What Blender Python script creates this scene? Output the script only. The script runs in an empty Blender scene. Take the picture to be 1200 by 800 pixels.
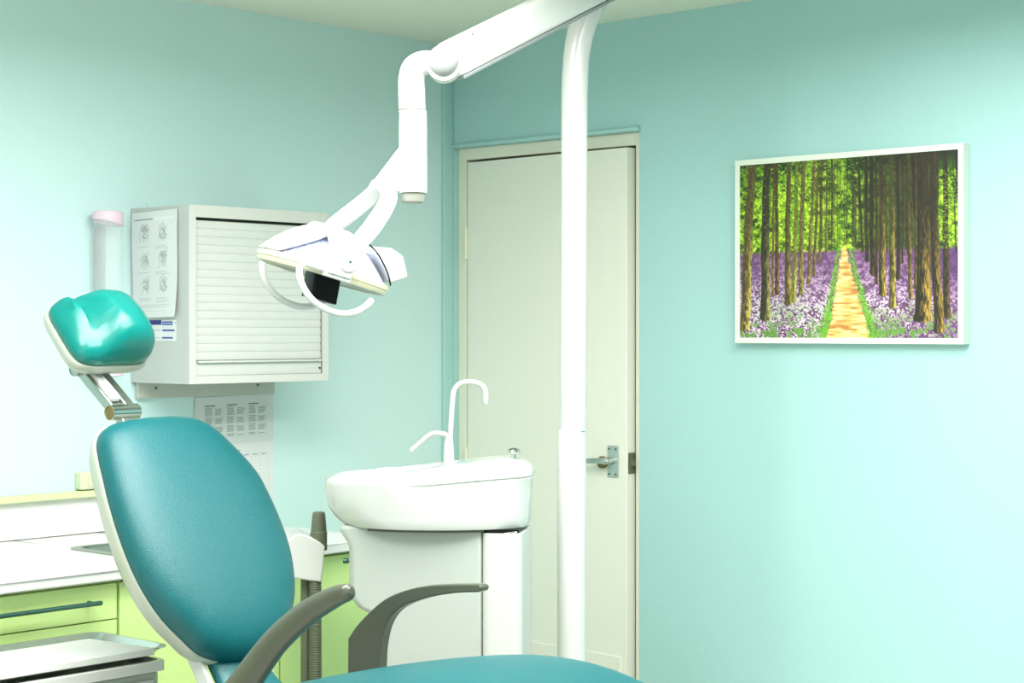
import bpy, bmesh, math, random
import numpy as np
from mathutils import Vector, Matrix, noise

random.seed(7)
rng = np.random.default_rng(11)
COL = bpy.context.scene.collection
PI = math.pi

# ------------------------------------------------------------------ camera geometry
FPX = 2090.0
YAW = math.radians(42.3)
RV = Vector((math.cos(YAW), math.sin(YAW), 0))
FV = Vector((-math.sin(YAW), math.cos(YAW), 0))
CAM = Vector((4.20, -4.31, 1.41))


def at(px, py, Y):
    """world point seen at a pixel of the 1200x800 photograph at depth Y metres"""
    return CAM + RV * ((px - 600) / FPX * Y) + FV * Y + Vector((0, 0, -(py - 388) / FPX * Y))


# ------------------------------------------------------------------ materials
def lin(c):
    return tuple(((v / 255) / 12.92 if v / 255 <= 0.04045 else ((v / 255 + 0.055) / 1.055) ** 2.4) for v in c)


def mat(name, rgb, rough=0.5, metal=0.0, var=0.0, vscale=30, bump=0.0, bscale=200, coat=0.0, trans=0.0, alpha=1.0, spec=0.5):
    m = bpy.data.materials.new(name)
    m.use_nodes = True
    nt = m.node_tree
    b = nt.nodes['Principled BSDF']
    c = lin(rgb)
    b.inputs['Base Color'].default_value = (*c, 1)
    b.inputs['Roughness'].default_value = rough
    b.inputs['Metallic'].default_value = metal
    b.inputs['Coat Weight'].default_value = coat
    b.inputs['Coat Roughness'].default_value = 0.08
    b.inputs['Transmission Weight'].default_value = trans
    b.inputs['Alpha'].default_value = alpha
    b.inputs['Specular IOR Level'].default_value = spec
    tc = nt.nodes.new('ShaderNodeTexCoord')
    n = nt.nodes.new('ShaderNodeTexNoise')
    n.inputs['Scale'].default_value = vscale
    n.inputs['Detail'].default_value = 6
    nt.links.new(tc.outputs['Object'], n.inputs['Vector'])
    cr = nt.nodes.new('ShaderNodeMapRange')
    cr.inputs['To Min'].default_value = 1 - var
    cr.inputs['To Max'].default_value = 1 + var
    nt.links.new(n.outputs['Fac'], cr.inputs['Value'])
    mx = nt.nodes.new('ShaderNodeVectorMath')
    mx.operation = 'SCALE'
    mx.inputs[0].default_value = c
    nt.links.new(cr.outputs['Result'], mx.inputs['Scale'])
    nt.links.new(mx.outputs['Vector'], b.inputs['Base Color'])
    if bump:
        n2 = nt.nodes.new('ShaderNodeTexNoise')
        n2.inputs['Scale'].default_value = bscale
        n2.inputs['Detail'].default_value = 3
        nt.links.new(tc.outputs['Object'], n2.inputs['Vector'])
        bp = nt.nodes.new('ShaderNodeBump')
        bp.inputs['Strength'].default_value = bump
        bp.inputs['Distance'].default_value = 0.002
        nt.links.new(n2.outputs['Fac'], bp.inputs['Height'])
        nt.links.new(bp.outputs['Normal'], b.inputs['Normal'])
    return m


M = dict(
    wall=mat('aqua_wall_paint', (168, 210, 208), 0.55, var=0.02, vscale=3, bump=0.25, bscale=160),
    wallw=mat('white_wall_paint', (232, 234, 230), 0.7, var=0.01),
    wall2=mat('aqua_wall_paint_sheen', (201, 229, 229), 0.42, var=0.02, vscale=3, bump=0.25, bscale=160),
    ceil=mat('ceiling_paint', (226, 232, 216), 0.8, var=0.02, vscale=3, bump=0.1),
    floor=mat('vinyl_floor', (214, 212, 204), 0.4, var=0.06, vscale=12),
    door=mat('door_paint', (236, 236, 224), 0.45, var=0.015, vscale=4),
    frame=mat('frame_paint', (234, 234, 216), 0.4, var=0.015, vscale=6),
    cab=mat('grey_laminate', (186, 190, 187), 0.5, var=0.02, vscale=60),
    cabl=mat('pale_frame', (206, 206, 200), 0.45, var=0.01),
    slat=mat('slat_plastic', (206, 208, 203), 0.4, var=0.01),
    dark=mat('dark_gap', (28, 34, 26), 0.7),
    board=mat('mounting_board', (184, 188, 178), 0.6, var=0.03, vscale=30),
    teal=mat('teal_vinyl', (0, 88, 93), 0.38, var=0.16, vscale=110, bump=0.5, bscale=420),
    teal2=mat('teal_vinyl_headrest', (0, 116, 109), 0.26, var=0.03, vscale=40, bump=0.12, bscale=420),
    shell=mat('cream_shell', (172, 178, 166), 0.35, var=0.01, coat=0.2),
    arm=mat('armrest_grey_rubber', (76, 80, 68), 0.3, var=0.03, vscale=20),
    chrome=mat('chrome', (200, 205, 200), 0.12, 1.0),
    plate=mat('pale_plate', (176, 190, 186), 0.35, 0.4),
    steel=mat('brushed_steel', (165, 172, 165), 0.33, 1.0, var=0.04, vscale=80),
    tray=mat('tray_steel', (200, 205, 198), 0.22, 1.0, var=0.02),
    brass=mat('tarnished_brass', (128, 116, 72), 0.5, 0.6, var=0.25, vscale=90),
    porc=mat('white_porcelain', (202, 206, 202), 0.16, var=0.0, coat=0.5),
    white=mat('white_enamel', (204, 206, 202), 0.25, coat=0.3),
    unit=mat('unit_plastic', (180, 187, 180), 0.35, coat=0.2),
    grn=mat('green_laminate', (212, 240, 156), 0.4, var=0.015, vscale=10),
    grn2=mat('pale_green_ledge', (208, 226, 168), 0.45, var=0.02),
    top=mat('white_worktop', (226, 226, 224), 0.3, var=0.01),
    hand=mat('dark_metal_handle', (70, 110, 100), 0.35, 0.7),
    hose=mat('grey_hose', (98, 104, 84), 0.5, var=0.03),
    paper=mat('paper', (214, 216, 212), 0.8, var=0.01),
    blue=mat('blue_ink', (45, 60, 130), 0.7),
    socket=mat('beige_plastic', (208, 212, 180), 0.5),
    pink=mat('pink_cap', (226, 200, 214), 0.4),
    knob=mat('grey_knob', (138, 142, 132), 0.45),
    joint=mat('joint_grey', (132, 138, 136), 0.35),
    black=mat('black_box', (4, 7, 5), 0.4, spec=0.2),
    rim=mat('yellowed_shield_rim', (222, 220, 186), 0.2, trans=0.35, coat=0.5),
    pic_frame=mat('picture_frame_white', (228, 236, 222), 0.4, var=0.01),
)


def glass(name, rgb, alpha, rough=0.05):
    m = mat(name, rgb, rough, coat=0.4)
    nt = m.node_tree
    b = nt.nodes['Principled BSDF']
    out = nt.nodes['Material Output']
    tr = nt.nodes.new('ShaderNodeBsdfTransparent')
    mx = nt.nodes.new('ShaderNodeMixShader')
    mx.inputs['Fac'].default_value = alpha
    nt.links.new(tr.outputs[0], mx.inputs[1])
    nt.links.new(b.outputs[0], mx.inputs[2])
    nt.links.new(mx.outputs[0], out.inputs['Surface'])
    return m


M['tube'] = glass('clear_plastic_tube', (235, 245, 245), 0.16)
M['lens'] = glass('clear_light_cover', (235, 240, 250), 0.35)


def dichroic():
    m = mat('faceted_reflector', (215, 222, 245), 0.18, 0.35)
    nt = m.node_tree
    b = nt.nodes['Principled BSDF']
    tc = nt.nodes.new('ShaderNodeTexCoord')
    v = nt.nodes.new('ShaderNodeTexVoronoi')
    v.inputs['Scale'].default_value = 170
    nt.links.new(tc.outputs['Object'], v.inputs['Vector'])
    r = nt.nodes.new('ShaderNodeValToRGB')
    r.color_ramp.elements[0].color = (*lin((175, 185, 240)), 1)
    r.color_ramp.elements[1].color = (*lin((236, 240, 252)), 1)
    nt.links.new(v.outputs['Color'], r.inputs['Fac'])
    nt.links.new(r.outputs['Color'], b.inputs['Base Color'])
    bp = nt.nodes.new('ShaderNodeBump')
    bp.inputs['Strength'].default_value = 0.6
    bp.inputs['Distance'].default_value = 0.002
    nt.links.new(v.outputs['Distance'], bp.inputs['Height'])
    nt.links.new(bp.outputs['Normal'], b.inputs['Normal'])
    return m


M['reflector'] = dichroic()


def print_mat(name, rough=0.6, coat=0.0):
    m = bpy.data.materials.new(name)
    m.use_nodes = True
    nt = m.node_tree
    b = nt.nodes['Principled BSDF']
    a = nt.nodes.new('ShaderNodeVertexColor')
    a.layer_name = 'ink'
    nt.links.new(a.outputs['Color'], b.inputs['Base Color'])
    b.inputs['Roughness'].default_value = rough
    b.inputs['Coat Weight'].default_value = coat
    b.inputs['Coat Roughness'].default_value = 0.15
    return m


M['print'] = print_mat('printed_paper', 0.75)
M['photo_print'] = print_mat('printed_photograph', 0.55, 0.0)


# ------------------------------------------------------------------ object helpers
def link(o):
    COL.objects.link(o)
    return o


def thing(name, label, cat, loc=(0, 0, 0), rotz=0.0, group=None, matrix=None):
    o = link(bpy.data.objects.new(name, None))
    if matrix is not None:
        o.matrix_world = matrix
        o['_m'] = 0
        del o['_m']
    else:
        o.matrix_world = Matrix.Translation(loc) @ Matrix.Rotation(rotz, 4, 'Z')
    o.empty_display_size = 0.1
    o['label'] = label
    o['category'] = cat
    if group:
        o['group'] = group
    FR[o.name] = o.matrix_world.copy()
    return o


FR = {}


def tag(o, label, cat, group=None):
    o['label'] = label
    o['category'] = cat
    if group:
        o['group'] = group
    return o


def obj(name, bm, m, parent=None, space='L', smooth=True, label=None, sub=0, bevel=0.0, bseg=2, angle=35):
    """link a bmesh as ONE mesh object; space 'W' = verts given in world coordinates"""
    if space == 'W' and parent is not None:
        bmesh.ops.transform(bm, matrix=FR[parent.name].inverted(), verts=bm.verts)
    bmesh.ops.recalc_face_normals(bm, faces=bm.faces)
    me = bpy.data.meshes.new(name)
    bm.to_mesh(me)
    bm.free()
    me.materials.append(m)
    o = link(bpy.data.objects.new(name, me))
    if parent is not None:
        o.parent = parent
        FR[o.name] = FR[parent.name].copy()
    else:
        FR[o.name] = Matrix.Identity(4)
    if bevel:
        bv = o.modifiers.new('bevel', 'BEVEL')
        bv.width = bevel
        bv.segments = bseg
        bv.limit_method = 'ANGLE'
        bv.angle_limit = math.radians(40)
    if sub:
        s = o.modifiers.new('sub', 'SUBSURF')
        s.levels = s.render_levels = sub
    if smooth:
        me.shade_smooth()
        if not sub:
            me.set_sharp_from_angle(angle=math.radians(angle))
    if label:
        o['label'] = label
    return o


def struct(name, bm, m, parent=None, **k):
    o = obj(name, bm, m, parent, **k)
    o['kind'] = 'structure'
    return o


def B():
    return bmesh.new()


def box(bm, lo, hi, mtx=None):
    vs = [bm.verts.new((x, y, z)) for x in (lo[0], hi[0]) for y in (lo[1], hi[1]) for z in (lo[2], hi[2])]
    for f in ((0, 1, 3, 2), (4, 6, 7, 5), (0, 4, 5, 1), (2, 3, 7, 6), (0, 2, 6, 4), (1, 5, 7, 3)):
        bm.faces.new([vs[i] for i in f])
    if mtx is not None:
        bmesh.ops.transform(bm, matrix=mtx, verts=vs)
    return bm


def loft(bm, rings, closed=True, cap=True, mtx=None):
    vr = [[bm.verts.new(p) for p in r] for r in rings]
    n = len(vr[0])
    for a, b in zip(vr, vr[1:]):
        for i in range(n if closed else n - 1):
            j = (i + 1) % n
            bm.faces.new((a[i], a[j], b[j], b[i]))
    if cap and closed:
        bm.faces.new(list(reversed(vr[0])))
        bm.faces.new(vr[-1])
    if mtx is not None:
        bmesh.ops.transform(bm, matrix=mtx, verts=[v for r in vr for v in r])
    return bm


def crom(pts, n=8):
    pts = [tuple(p) for p in pts]
    P = [tuple(2 * a - b for a, b in zip(pts[0], pts[1]))] + pts + [tuple(2 * a - b for a, b in zip(pts[-1], pts[-2]))]
    out = []
    for i in range(1, len(P) - 2):
        for k in range(n):
            t = k / n
            out.append(tuple(0.5 * (2 * p1 + (p2 - p0) * t + (2 * p0 - 5 * p1 + 4 * p2 - p3) * t * t + (3 * p1 - p0 - 3 * p2 + p3) * t ** 3)
                             for p0, p1, p2, p3 in zip(P[i - 1], P[i], P[i + 1], P[i + 2])))
    out.append(pts[-1])
    return out


def tube(bm, path, rad, up=(0, 0, 1), seg=20, smooth=8, endcap=True, power=2.0):
    """sweep an ellipse; rad = scalar or list of (side, up) radii per control point"""
    k = len(path)
    if not isinstance(rad, (list, tuple)):
        rad = [(rad, rad)] * k
    rad = [(r, r) if not isinstance(r, (list, tuple)) else r for r in rad]
    full = [tuple(p) + tuple(r) for p, r in zip(path, rad)]
    if smooth:
        full = crom(full, smooth)
    pts = [Vector(p[:3]) for p in full]
    up = Vector(up)
    rings = []
    N = len(pts)
    for i, p in enumerate(pts):
        t = (pts[min(i + 1, N - 1)] - pts[max(i - 1, 0)]).normalized()
        s = t.cross(up)
        if s.length < 1e-4:
            s = t.cross(Vector((0.3, 1, 0.1)))
        s.normalize()
        u = s.cross(t).normalized()
        rs, ru = full[i][3], full[i][4]
        ring = []
        for j in range(seg):
            a = 2 * PI * j / seg
            c, d = math.cos(a), math.sin(a)
            c = math.copysign(abs(c) ** (2 / power), c)
            d = math.copysign(abs(d) ** (2 / power), d)
            ring.append(p + s * (rs * c) + u * (ru * d))
        rings.append(ring)
    if endcap:
        def roundcap(ring, pc, t):
            out = []
            for q in (0.95, 0.75, 0.4):
                off = math.sqrt(1 - q * q)
                rr = min((v - pc).length for v in ring)
                out.append([pc + (v - pc) * q + t * rr * off for v in ring])
            return out
        t0 = (pts[0] - pts[1]).normalized()
        t1 = (pts[-1] - pts[-2]).normalized()
        rings = list(reversed(roundcap(rings[0], pts[0], t0))) + rings + roundcap(rings[-1], pts[-1], t1)
    return loft(bm, rings)


def lathe(bm, prof, centre=(0, 0, 0), axis=(0, 0, 1), seg=40, fr=None):
    """prof = [(r, h)], around axis"""
    ax = Vector(axis).normalized()
    q = Vector((0, 0, 1)).rotation_difference(ax).to_matrix()
    c = Vector(centre)
    rings = []
    for r, h in prof:
        r = max(r, 1e-4)
        rings.append([c + q @ Vector((r * math.cos(2 * PI * j / seg), r * math.sin(2 * PI * j / seg), h)) for j in range(seg)])
    return loft(bm, rings)


def prism(bm, pts, vec):
    vec = Vector(vec)
    a = [Vector(p) for p in pts]
    return loft(bm, [a, [p + vec for p in a]])


def seout(hw, hh, n=3.0, seg=48):
    out = []
    for j in range(seg):
        a = 2 * PI * j / seg
        c, s = math.cos(a), math.sin(a)
        out.append((hw * math.copysign(abs(c) ** (2 / n), c), hh * math.copysign(abs(s) ** (2 / n), s)))
    return out


def rrect(x0, y0, x1, y1, r, seg=6):
    pts = []
    for cx, cy, a0 in ((x1 - r, y1 - r, 0), (x0 + r, y1 - r, 90), (x0 + r, y0 + r, 180), (x1 - r, y0 + r, 270)):
        for k in range(seg + 1):
            a = math.radians(a0 + 90 * k / seg)
            pts.append((cx + r * math.cos(a), cy + r * math.sin(a)))
    return pts


def smoothstep(a, b, x):
    t = min(1, max(0, (x - a) / (b - a)))
    return t * t * (3 - 2 * t)


# ------------------------------------------------------------------ prints painted as ink on paper (colour attribute)
def vnoise(h, w, sx, sy, seed):
    r = np.random.default_rng(seed)
    gh, gw = int(h / sy) + 3, int(w / sx) + 3
    g = r.random((gh, gw))
    y = np.arange(h) / sy
    x = np.arange(w) / sx
    yi, xi = y.astype(int), x.astype(int)
    fy, fx = (y - yi), (x - xi)
    fy = (fy * fy * (3 - 2 * fy))[:, None]
    fx = (fx * fx * (3 - 2 * fx))[None, :]
    a = g[np.ix_(yi, xi)]; b = g[np.ix_(yi, xi + 1)]; c = g[np.ix_(yi + 1, xi)]; d = g[np.ix_(yi + 1, xi + 1)]
    return (a * (1 - fx) + b * fx) * (1 - fy) + (c * (1 - fx) + d * fx) * fy


def print_sheet(name, img, p00, du, dv, m, parent=None, disp=None, thick=0.0006):
    """img[h,w,3] sRGB 0..255, row 0 on top; p00 = top-left corner, du to the right, dv downward; sheet with thickness"""
    h, w, _ = img.shape
    p00, du, dv = np.array(p00, float), np.array(du, float), np.array(dv, float)
    uu, vv = np.meshgrid(np.linspace(0, 1, w), np.linspace(0, 1, h))
    P = p00 + uu[..., None] * du + vv[..., None] * dv
    nrm = np.cross(dv, du)
    nrm /= np.linalg.norm(nrm)
    if disp is not None:
        P = P + disp(uu, vv)[..., None] * nrm
    P = P.reshape(-1, 3)
    idx = np.arange(h * w).reshape(h, w)
    q = np.stack([idx[:-1, :-1], idx[1:, :-1], idx[1:, 1:], idx[:-1, 1:]], -1).reshape(-1, 4)
    # rim back (thickness)
    bt = np.concatenate([idx[0, :], idx[1:, -1], idx[-1, -2::-1], idx[-2:0:-1, 0]])
    nb = len(bt)
    PB = P[bt] - nrm * thick
    PA = np.concatenate([P, PB])
    faces = [tuple(int(v) for v in f) for f in q]
    for i in range(nb):
        j = (i + 1) % nb
        faces.append((int(bt[i]), int(bt[j]), h * w + j, h * w + i))
    me = bpy.data.meshes.new(name)
    me.from_pydata(PA.tolist(), [], faces)
    c = np.clip(img.reshape(-1, 3) / 255, 0, 1)
    c = np.where(c <= 0.04045, c / 12.92, ((c + 0.055) / 1.055) ** 2.4)
    c = np.concatenate([c, np.full((nb, 3), 0.8)])
    c = np.concatenate([c, np.ones((len(c), 1))], 1)
    at_ = me.color_attributes.new('ink', 'FLOAT_COLOR', 'POINT')
    at_.data.foreach_set('color', c.astype(np.float32).ravel())
    me.materials.append(m)
    me.validate()
    o = link(bpy.data.objects.new(name, me))
    if parent is not None:
        o.parent = parent
        FR[o.name] = FR[parent.name]
        me.transform(FR[parent.name].inverted())
    return o


def stroke(img, pts, w, col, op=1.0):
    """soft polyline; pts in pixels, w width (scalar or pair)"""
    h, wd, _ = img.shape
    w0, w1 = (w, w) if not isinstance(w, tuple) else w
    n = len(pts) - 1
    for k in range(n):
        (x0, y0), (x1, y1) = pts[k], pts[k + 1]
        wa = w0 + (w1 - w0) * k / n
        wb = w0 + (w1 - w0) * (k + 1) / n
        pad = max(wa, wb) / 2 + 1.5
        xa, xb = int(max(0, min(x0, x1) - pad)), int(min(wd, max(x0, x1) + pad + 1))
        ya, yb = int(max(0, min(y0, y1) - pad)), int(min(h, max(y0, y1) + pad + 1))
        if xa >= xb or ya >= yb:
            continue
        Y, X = np.mgrid[ya:yb, xa:xb]
        dx, dy = x1 - x0, y1 - y0
        L2 = dx * dx + dy * dy + 1e-9
        t = np.clip(((X - x0) * dx + (Y - y0) * dy) / L2, 0, 1)
        d = np.hypot(X - x0 - t * dx, Y - y0 - t * dy)
        a = np.clip((wa + (wb - wa) * t) / 2 + 0.5 - d, 0, 1) * op
        img[ya:yb, xa:xb] = img[ya:yb, xa:xb] * (1 - a[..., None]) + np.array(col, float) * a[..., None]


# ================================================================== THE ROOM
H = 2.372
RX, RY = 5.5, -5.6
b = B(); box(b, (-0.1, RY - 0.1, -0.1), (RX + 0.1, 0.25, 0)); struct('floor', b, M['floor'])
b = B(); box(b, (-0.1, RY - 0.1, H), (RX + 0.1, 0.25, H + 0.1)); struct('ceiling', b, M['ceil'])
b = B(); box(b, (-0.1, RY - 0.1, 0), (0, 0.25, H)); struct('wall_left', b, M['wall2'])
OPX0, OPX1, OPZ = 0.012, 0.807, 2.025
b = B()
box(b, (0, 0, OPZ), (RX + 0.1, 0.15, H))
box(b, (OPX1, 0, 0), (RX + 0.1, 0.15, OPZ))
box(b, (0, 0, 0), (OPX0, 0.15, OPZ))
bmesh.ops.remove_doubles(b, verts=b.verts, dist=1e-5)
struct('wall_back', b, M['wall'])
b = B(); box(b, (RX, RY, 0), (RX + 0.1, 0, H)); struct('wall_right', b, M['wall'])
b = B(); box(b, (0, RY - 0.1, 0), (RX, RY, H)); struct('wall_front', b, M['wallw'])
b = B(); box(b, (0.0, -0.045, 0), (0.012, -0.0005, H)); struct('trim_1', b, M['wall'], bevel=0.003)

# door frame and leaf
b = B()
box(b, (OPX0, 0.025, 0), (0.047, 0.12, OPZ))
box(b, (0.772, 0.025, 0), (OPX1, 0.12, OPZ))
box(b, (0.047, 0.025, 1.985), (0.772, 0.12, OPZ))
struct('trim_2', b, M['frame'], bevel=0.002)
b = B(); box(b, (0.0, 0.13, 0), (0.9, 0.15, OPZ)); struct('door_gap_shade', b, M['dark'])  # dark sheet behind the leaf, stands for the shade in the door gaps
b = B(); box(b, (0.0125, -0.014, OPZ), (OPX1 + 0.004, -0.0003, OPZ + 0.012)); struct('trim_4', b, M['wall'], bevel=0.003)
door = link(bpy.data.objects.new('door_1', None))
door.matrix_world = Matrix.Translation((0.052, 0.025, 0)) @ Matrix.Rotation(math.radians(-2.6), 4, 'Z')
door['kind'] = 'structure'
FR[door.name] = door.matrix_world.copy()
LW = 0.712
b = B(); box(b, (0, 0, 0.006), (LW, 0.04, 1.977)); obj('door_leaf', b, M['door'], door, bevel=0.002)
b = B(); box(b, (0.03, -0.007, 0.02), (LW - 0.022, 0, 0.405)); obj('kick_plate', b, M['door'], door, bevel=0.001)
for z0, z1 in ((1.652, 1.757), (0.95, 1.02), (0.3, 0.4)):
    b = B()
    lathe(b, [(0.0055, 0), (0.0055, z1 - z0)], (0.0, -0.006, z0), seg=14)
    box(b, (0.0, -0.002, z0), (0.018, 0, z1))
    obj('hinge', b, M['frame'], door, bevel=0.001)
hz = 1.005
hx = LW - 0.085
hd = B(); box(hd, (hx + 0.008, -0.005, hz - 0.048), (hx + 0.053, 0, hz + 0.05))
hp = obj('handle_plate', hd, M['plate'], door, bevel=0.002, label='steel backplate with four screws')
b = B()
lathe(b, [(0.011, 0), (0.011, 0.035), (0.009, 0.045), (0.0, 0.046)], (hx + 0.03, -0.004, hz + 0.004), (0, -1, 0), seg=20)
tube(b, [(hx + 0.037, -0.04, hz + 0.004), (hx, -0.042, hz + 0.004), (hx - 0.05, -0.045, hz + 0.001), (hx - 0.095, -0.042, hz - 0.002)],
     [(0.008, 0.009), (0.007, 0.009), (0.006, 0.008), (0.006, 0.008)], seg=16)
obj('lever_handle', b, M['chrome'], door)
b = B(); lathe(b, [(0.019, 0), (0.019, 0.01), (0.014, 0.014), (0.006, 0.015)], (hx - 0.012, 0, hz - 0.003), (0, -1, 0), seg=20)
obj('brass_rose', b, M['brass'], door, label='tarnished brass rose behind the lever')
for sx in (0.017, 0.044):
    for sz in (-0.038, 0.04):
        b = B(); lathe(b, [(0.0035, 0), (0.003, 0.0015), (0, 0.0016)], (hx + sx, -0.005, hz + sz), (0, -1, 0), seg=10)
        obj('screw', b, M['hand'], hp)
b = B()
box(b, (LW - 0.0005, 0.006, hz - 0.035), (LW + 0.002, 0.036, hz + 0.03))
box(b, (LW, 0.012, hz - 0.012), (LW + 0.01, 0.03, hz + 0.01))
obj('latch', b, M['hose'], door, bevel=0.001)

# ================================================================== FOREST PICTURE ON THE DOOR WALL
def forest():
    Wd, Hd = 440, 330
    im = np.zeros((Hd, Wd, 3))
    ys = np.linspace(0, 1, Hd)[:, None] * np.ones((1, Wd))
    xs = np.ones((Hd, 1)) * np.linspace(0, 1, Wd)[None, :]
    hor = 0.50

    def U(px):
        s = (px - 81) / 748.0
        d0, d1 = 1 / 592, 1 / 650
        return s * d0 / (s * d0 + (1 - s) * d1) * Wd

    def V(px, py):
        s = (px - 81) / 748.0
        t = 130 - 53 * s
        bo = 722 + 5 * s
        return (py - t) / (bo - t) * Hd

    def mix(a, c, k):
        k = np.clip(k, 0, 1)[..., None]
        return a * (1 - k) + np.array(c, float) * k
    n1 = vnoise(Hd, Wd, 5, 4, 1); n2 = vnoise(Hd, Wd, 12, 9, 2); n3 = vnoise(Hd, Wd, 2.2, 1.8, 3); n4 = vnoise(Hd, Wd, 45, 35, 4)
    # canopy
    cv = 0.45 * n2 + 0.3 * n1 + 0.25 * n3
    im[:] = (40, 72, 22)
    bright = np.clip(1.15 - 2.2 * np.abs(xs - 0.30) * 0.9, 0, 1)
    bright = np.maximum(bright, np.clip(1 - np.abs(xs - 0.97) / 0.14, 0, 1) * (ys > 0.1))
    bright = np.maximum(bright, 0.9 * (xs < 0.12) * (ys > 0.12))
    bright = np.maximum(bright, 0.45 * np.exp(-((xs - 0.49) / 0.06) ** 2) * (ys > 0.2))
    bright *= np.clip(0.35 + 2.6 * ys, 0, 1)
    k = np.clip((cv - 0.38 + 0.25 * bright) * 4, 0, 1) * (0.25 + 0.75 * bright)
    im = mix(im, (106, 150, 22), k)
    im = mix(im, (176, 212, 40), np.clip((cv - 0.5) * 6, 0, 1) * bright)
    im = mix(im, (228, 250, 110), np.clip((n3 * 0.6 + n1 * 0.4 - 0.66) * 8, 0, 1) * bright * 0.8)
    im = mix(im, (22, 34, 14), np.clip((0.46 - cv) * 6, 0, 1) * (0.9 - 0.4 * bright))
    im = mix(im, (24, 36, 14), 0.6 * np.clip((xs - 0.55) * 5, 0, 1) * np.clip((0.92 - xs) * 8, 0, 1))
    im = mix(im, (14, 22, 10), 0.75 * np.clip((0.09 - ys) * 12, 0, 1) * np.clip((xs - 0.5) * 3, 0, 1))
    # ground: bluebells
    gd = (ys - hor)
    gm = np.clip(gd * 40, 0, 1)
    g = np.zeros_like(im); g[:] = (104, 66, 112)
    g = mix(g, (172, 134, 172), np.clip((n2 * 0.5 + n1 * 0.5 - 0.42) * 4, 0, 1) * np.clip(0.5 + 1.2 * (ys - 0.5), 0, 1))
    g = mix(g, (224, 202, 222), np.clip((n3 * 0.6 + n1 * 0.4 - 0.46 + 0.10 * (xs < 0.42)) * 5, 0, 1) * np.clip(4 * (ys - 0.58), 0, 1) * (1 - 0.55 * np.clip((xs - 0.75) * 5, 0, 1)))
    g = mix(g, (84, 58, 84), np.clip((0.42 - n3) * 5, 0, 1) * 0.8)
    g = mix(g, (70, 40, 92), 0.6 * np.clip((xs - 0.78) * 6, 0, 1) * np.clip((0.8 - ys) * 6, 0, 1))
    fg = np.clip((ys - 0.80) * 6, 0, 1)
    g = mix(g, (96, 140, 62), np.clip((n1 * 0.6 + n2 * 0.4 - 0.47) * 6, 0, 1) * fg)
    g = mix(g, (120, 160, 90), np.clip((n4 - 0.45) * 4, 0, 1) * np.clip((n3 - 0.4) * 4, 0, 1) * np.clip((ys - 0.66) * 6, 0, 1) * 0.4)
    im = im * (1 - gm[..., None]) + g * gm[..., None]
    # path
    yy = np.clip((ys - hor + 0.01) / (1 - hor), 0, 1)
    xc = (U(437) + (U(452) - U(437)) * yy) / Wd
    hwid = 0.012 + 0.088 * yy ** 1.1
    d = (np.abs(xs - xc) + (n1 - 0.5) * 0.016) - hwid
    fr = np.clip(1 - np.abs(d - 0.012) / (0.010 + 0.03 * yy), 0, 1) * (ys > hor)
    im = mix(im, (96, 172, 30), fr * np.clip(0.3 + 1.4 * n3, 0, 1))
    pm = np.clip(-d * 120, 0, 1) * (ys > hor - 0.01)
    pc = np.zeros_like(im); pc[:] = (222, 178, 96)
    st = vnoise(Hd, Wd, 16, 3.2, 9)
    pc = mix(pc, (250, 226, 150), np.clip((st - 0.5) * 4, 0, 1))
    pc = mix(pc, (186, 124, 62), np.clip((0.42 - st) * 4, 0, 1))
    im = im * (1 - pm[..., None]) + pc * pm[..., None]
    # distant trunks
    r = np.random.default_rng(5)
    for _ in range(70):
        px = r.uniform(330, 700)
        dist = abs(px - 437) / 330
        stroke(im, [(U(px), V(px, r.uniform(90, 200))), (U(px + r.uniform(-4, 4)), V(px, 400 + 90 * dist * r.uniform(0.3, 1)))],
               1.0 + 2.0 * dist, r.choice([(52, 44, 24), (78, 72, 34), (30, 32, 18)]) * 1.0, 0.8)
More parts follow.
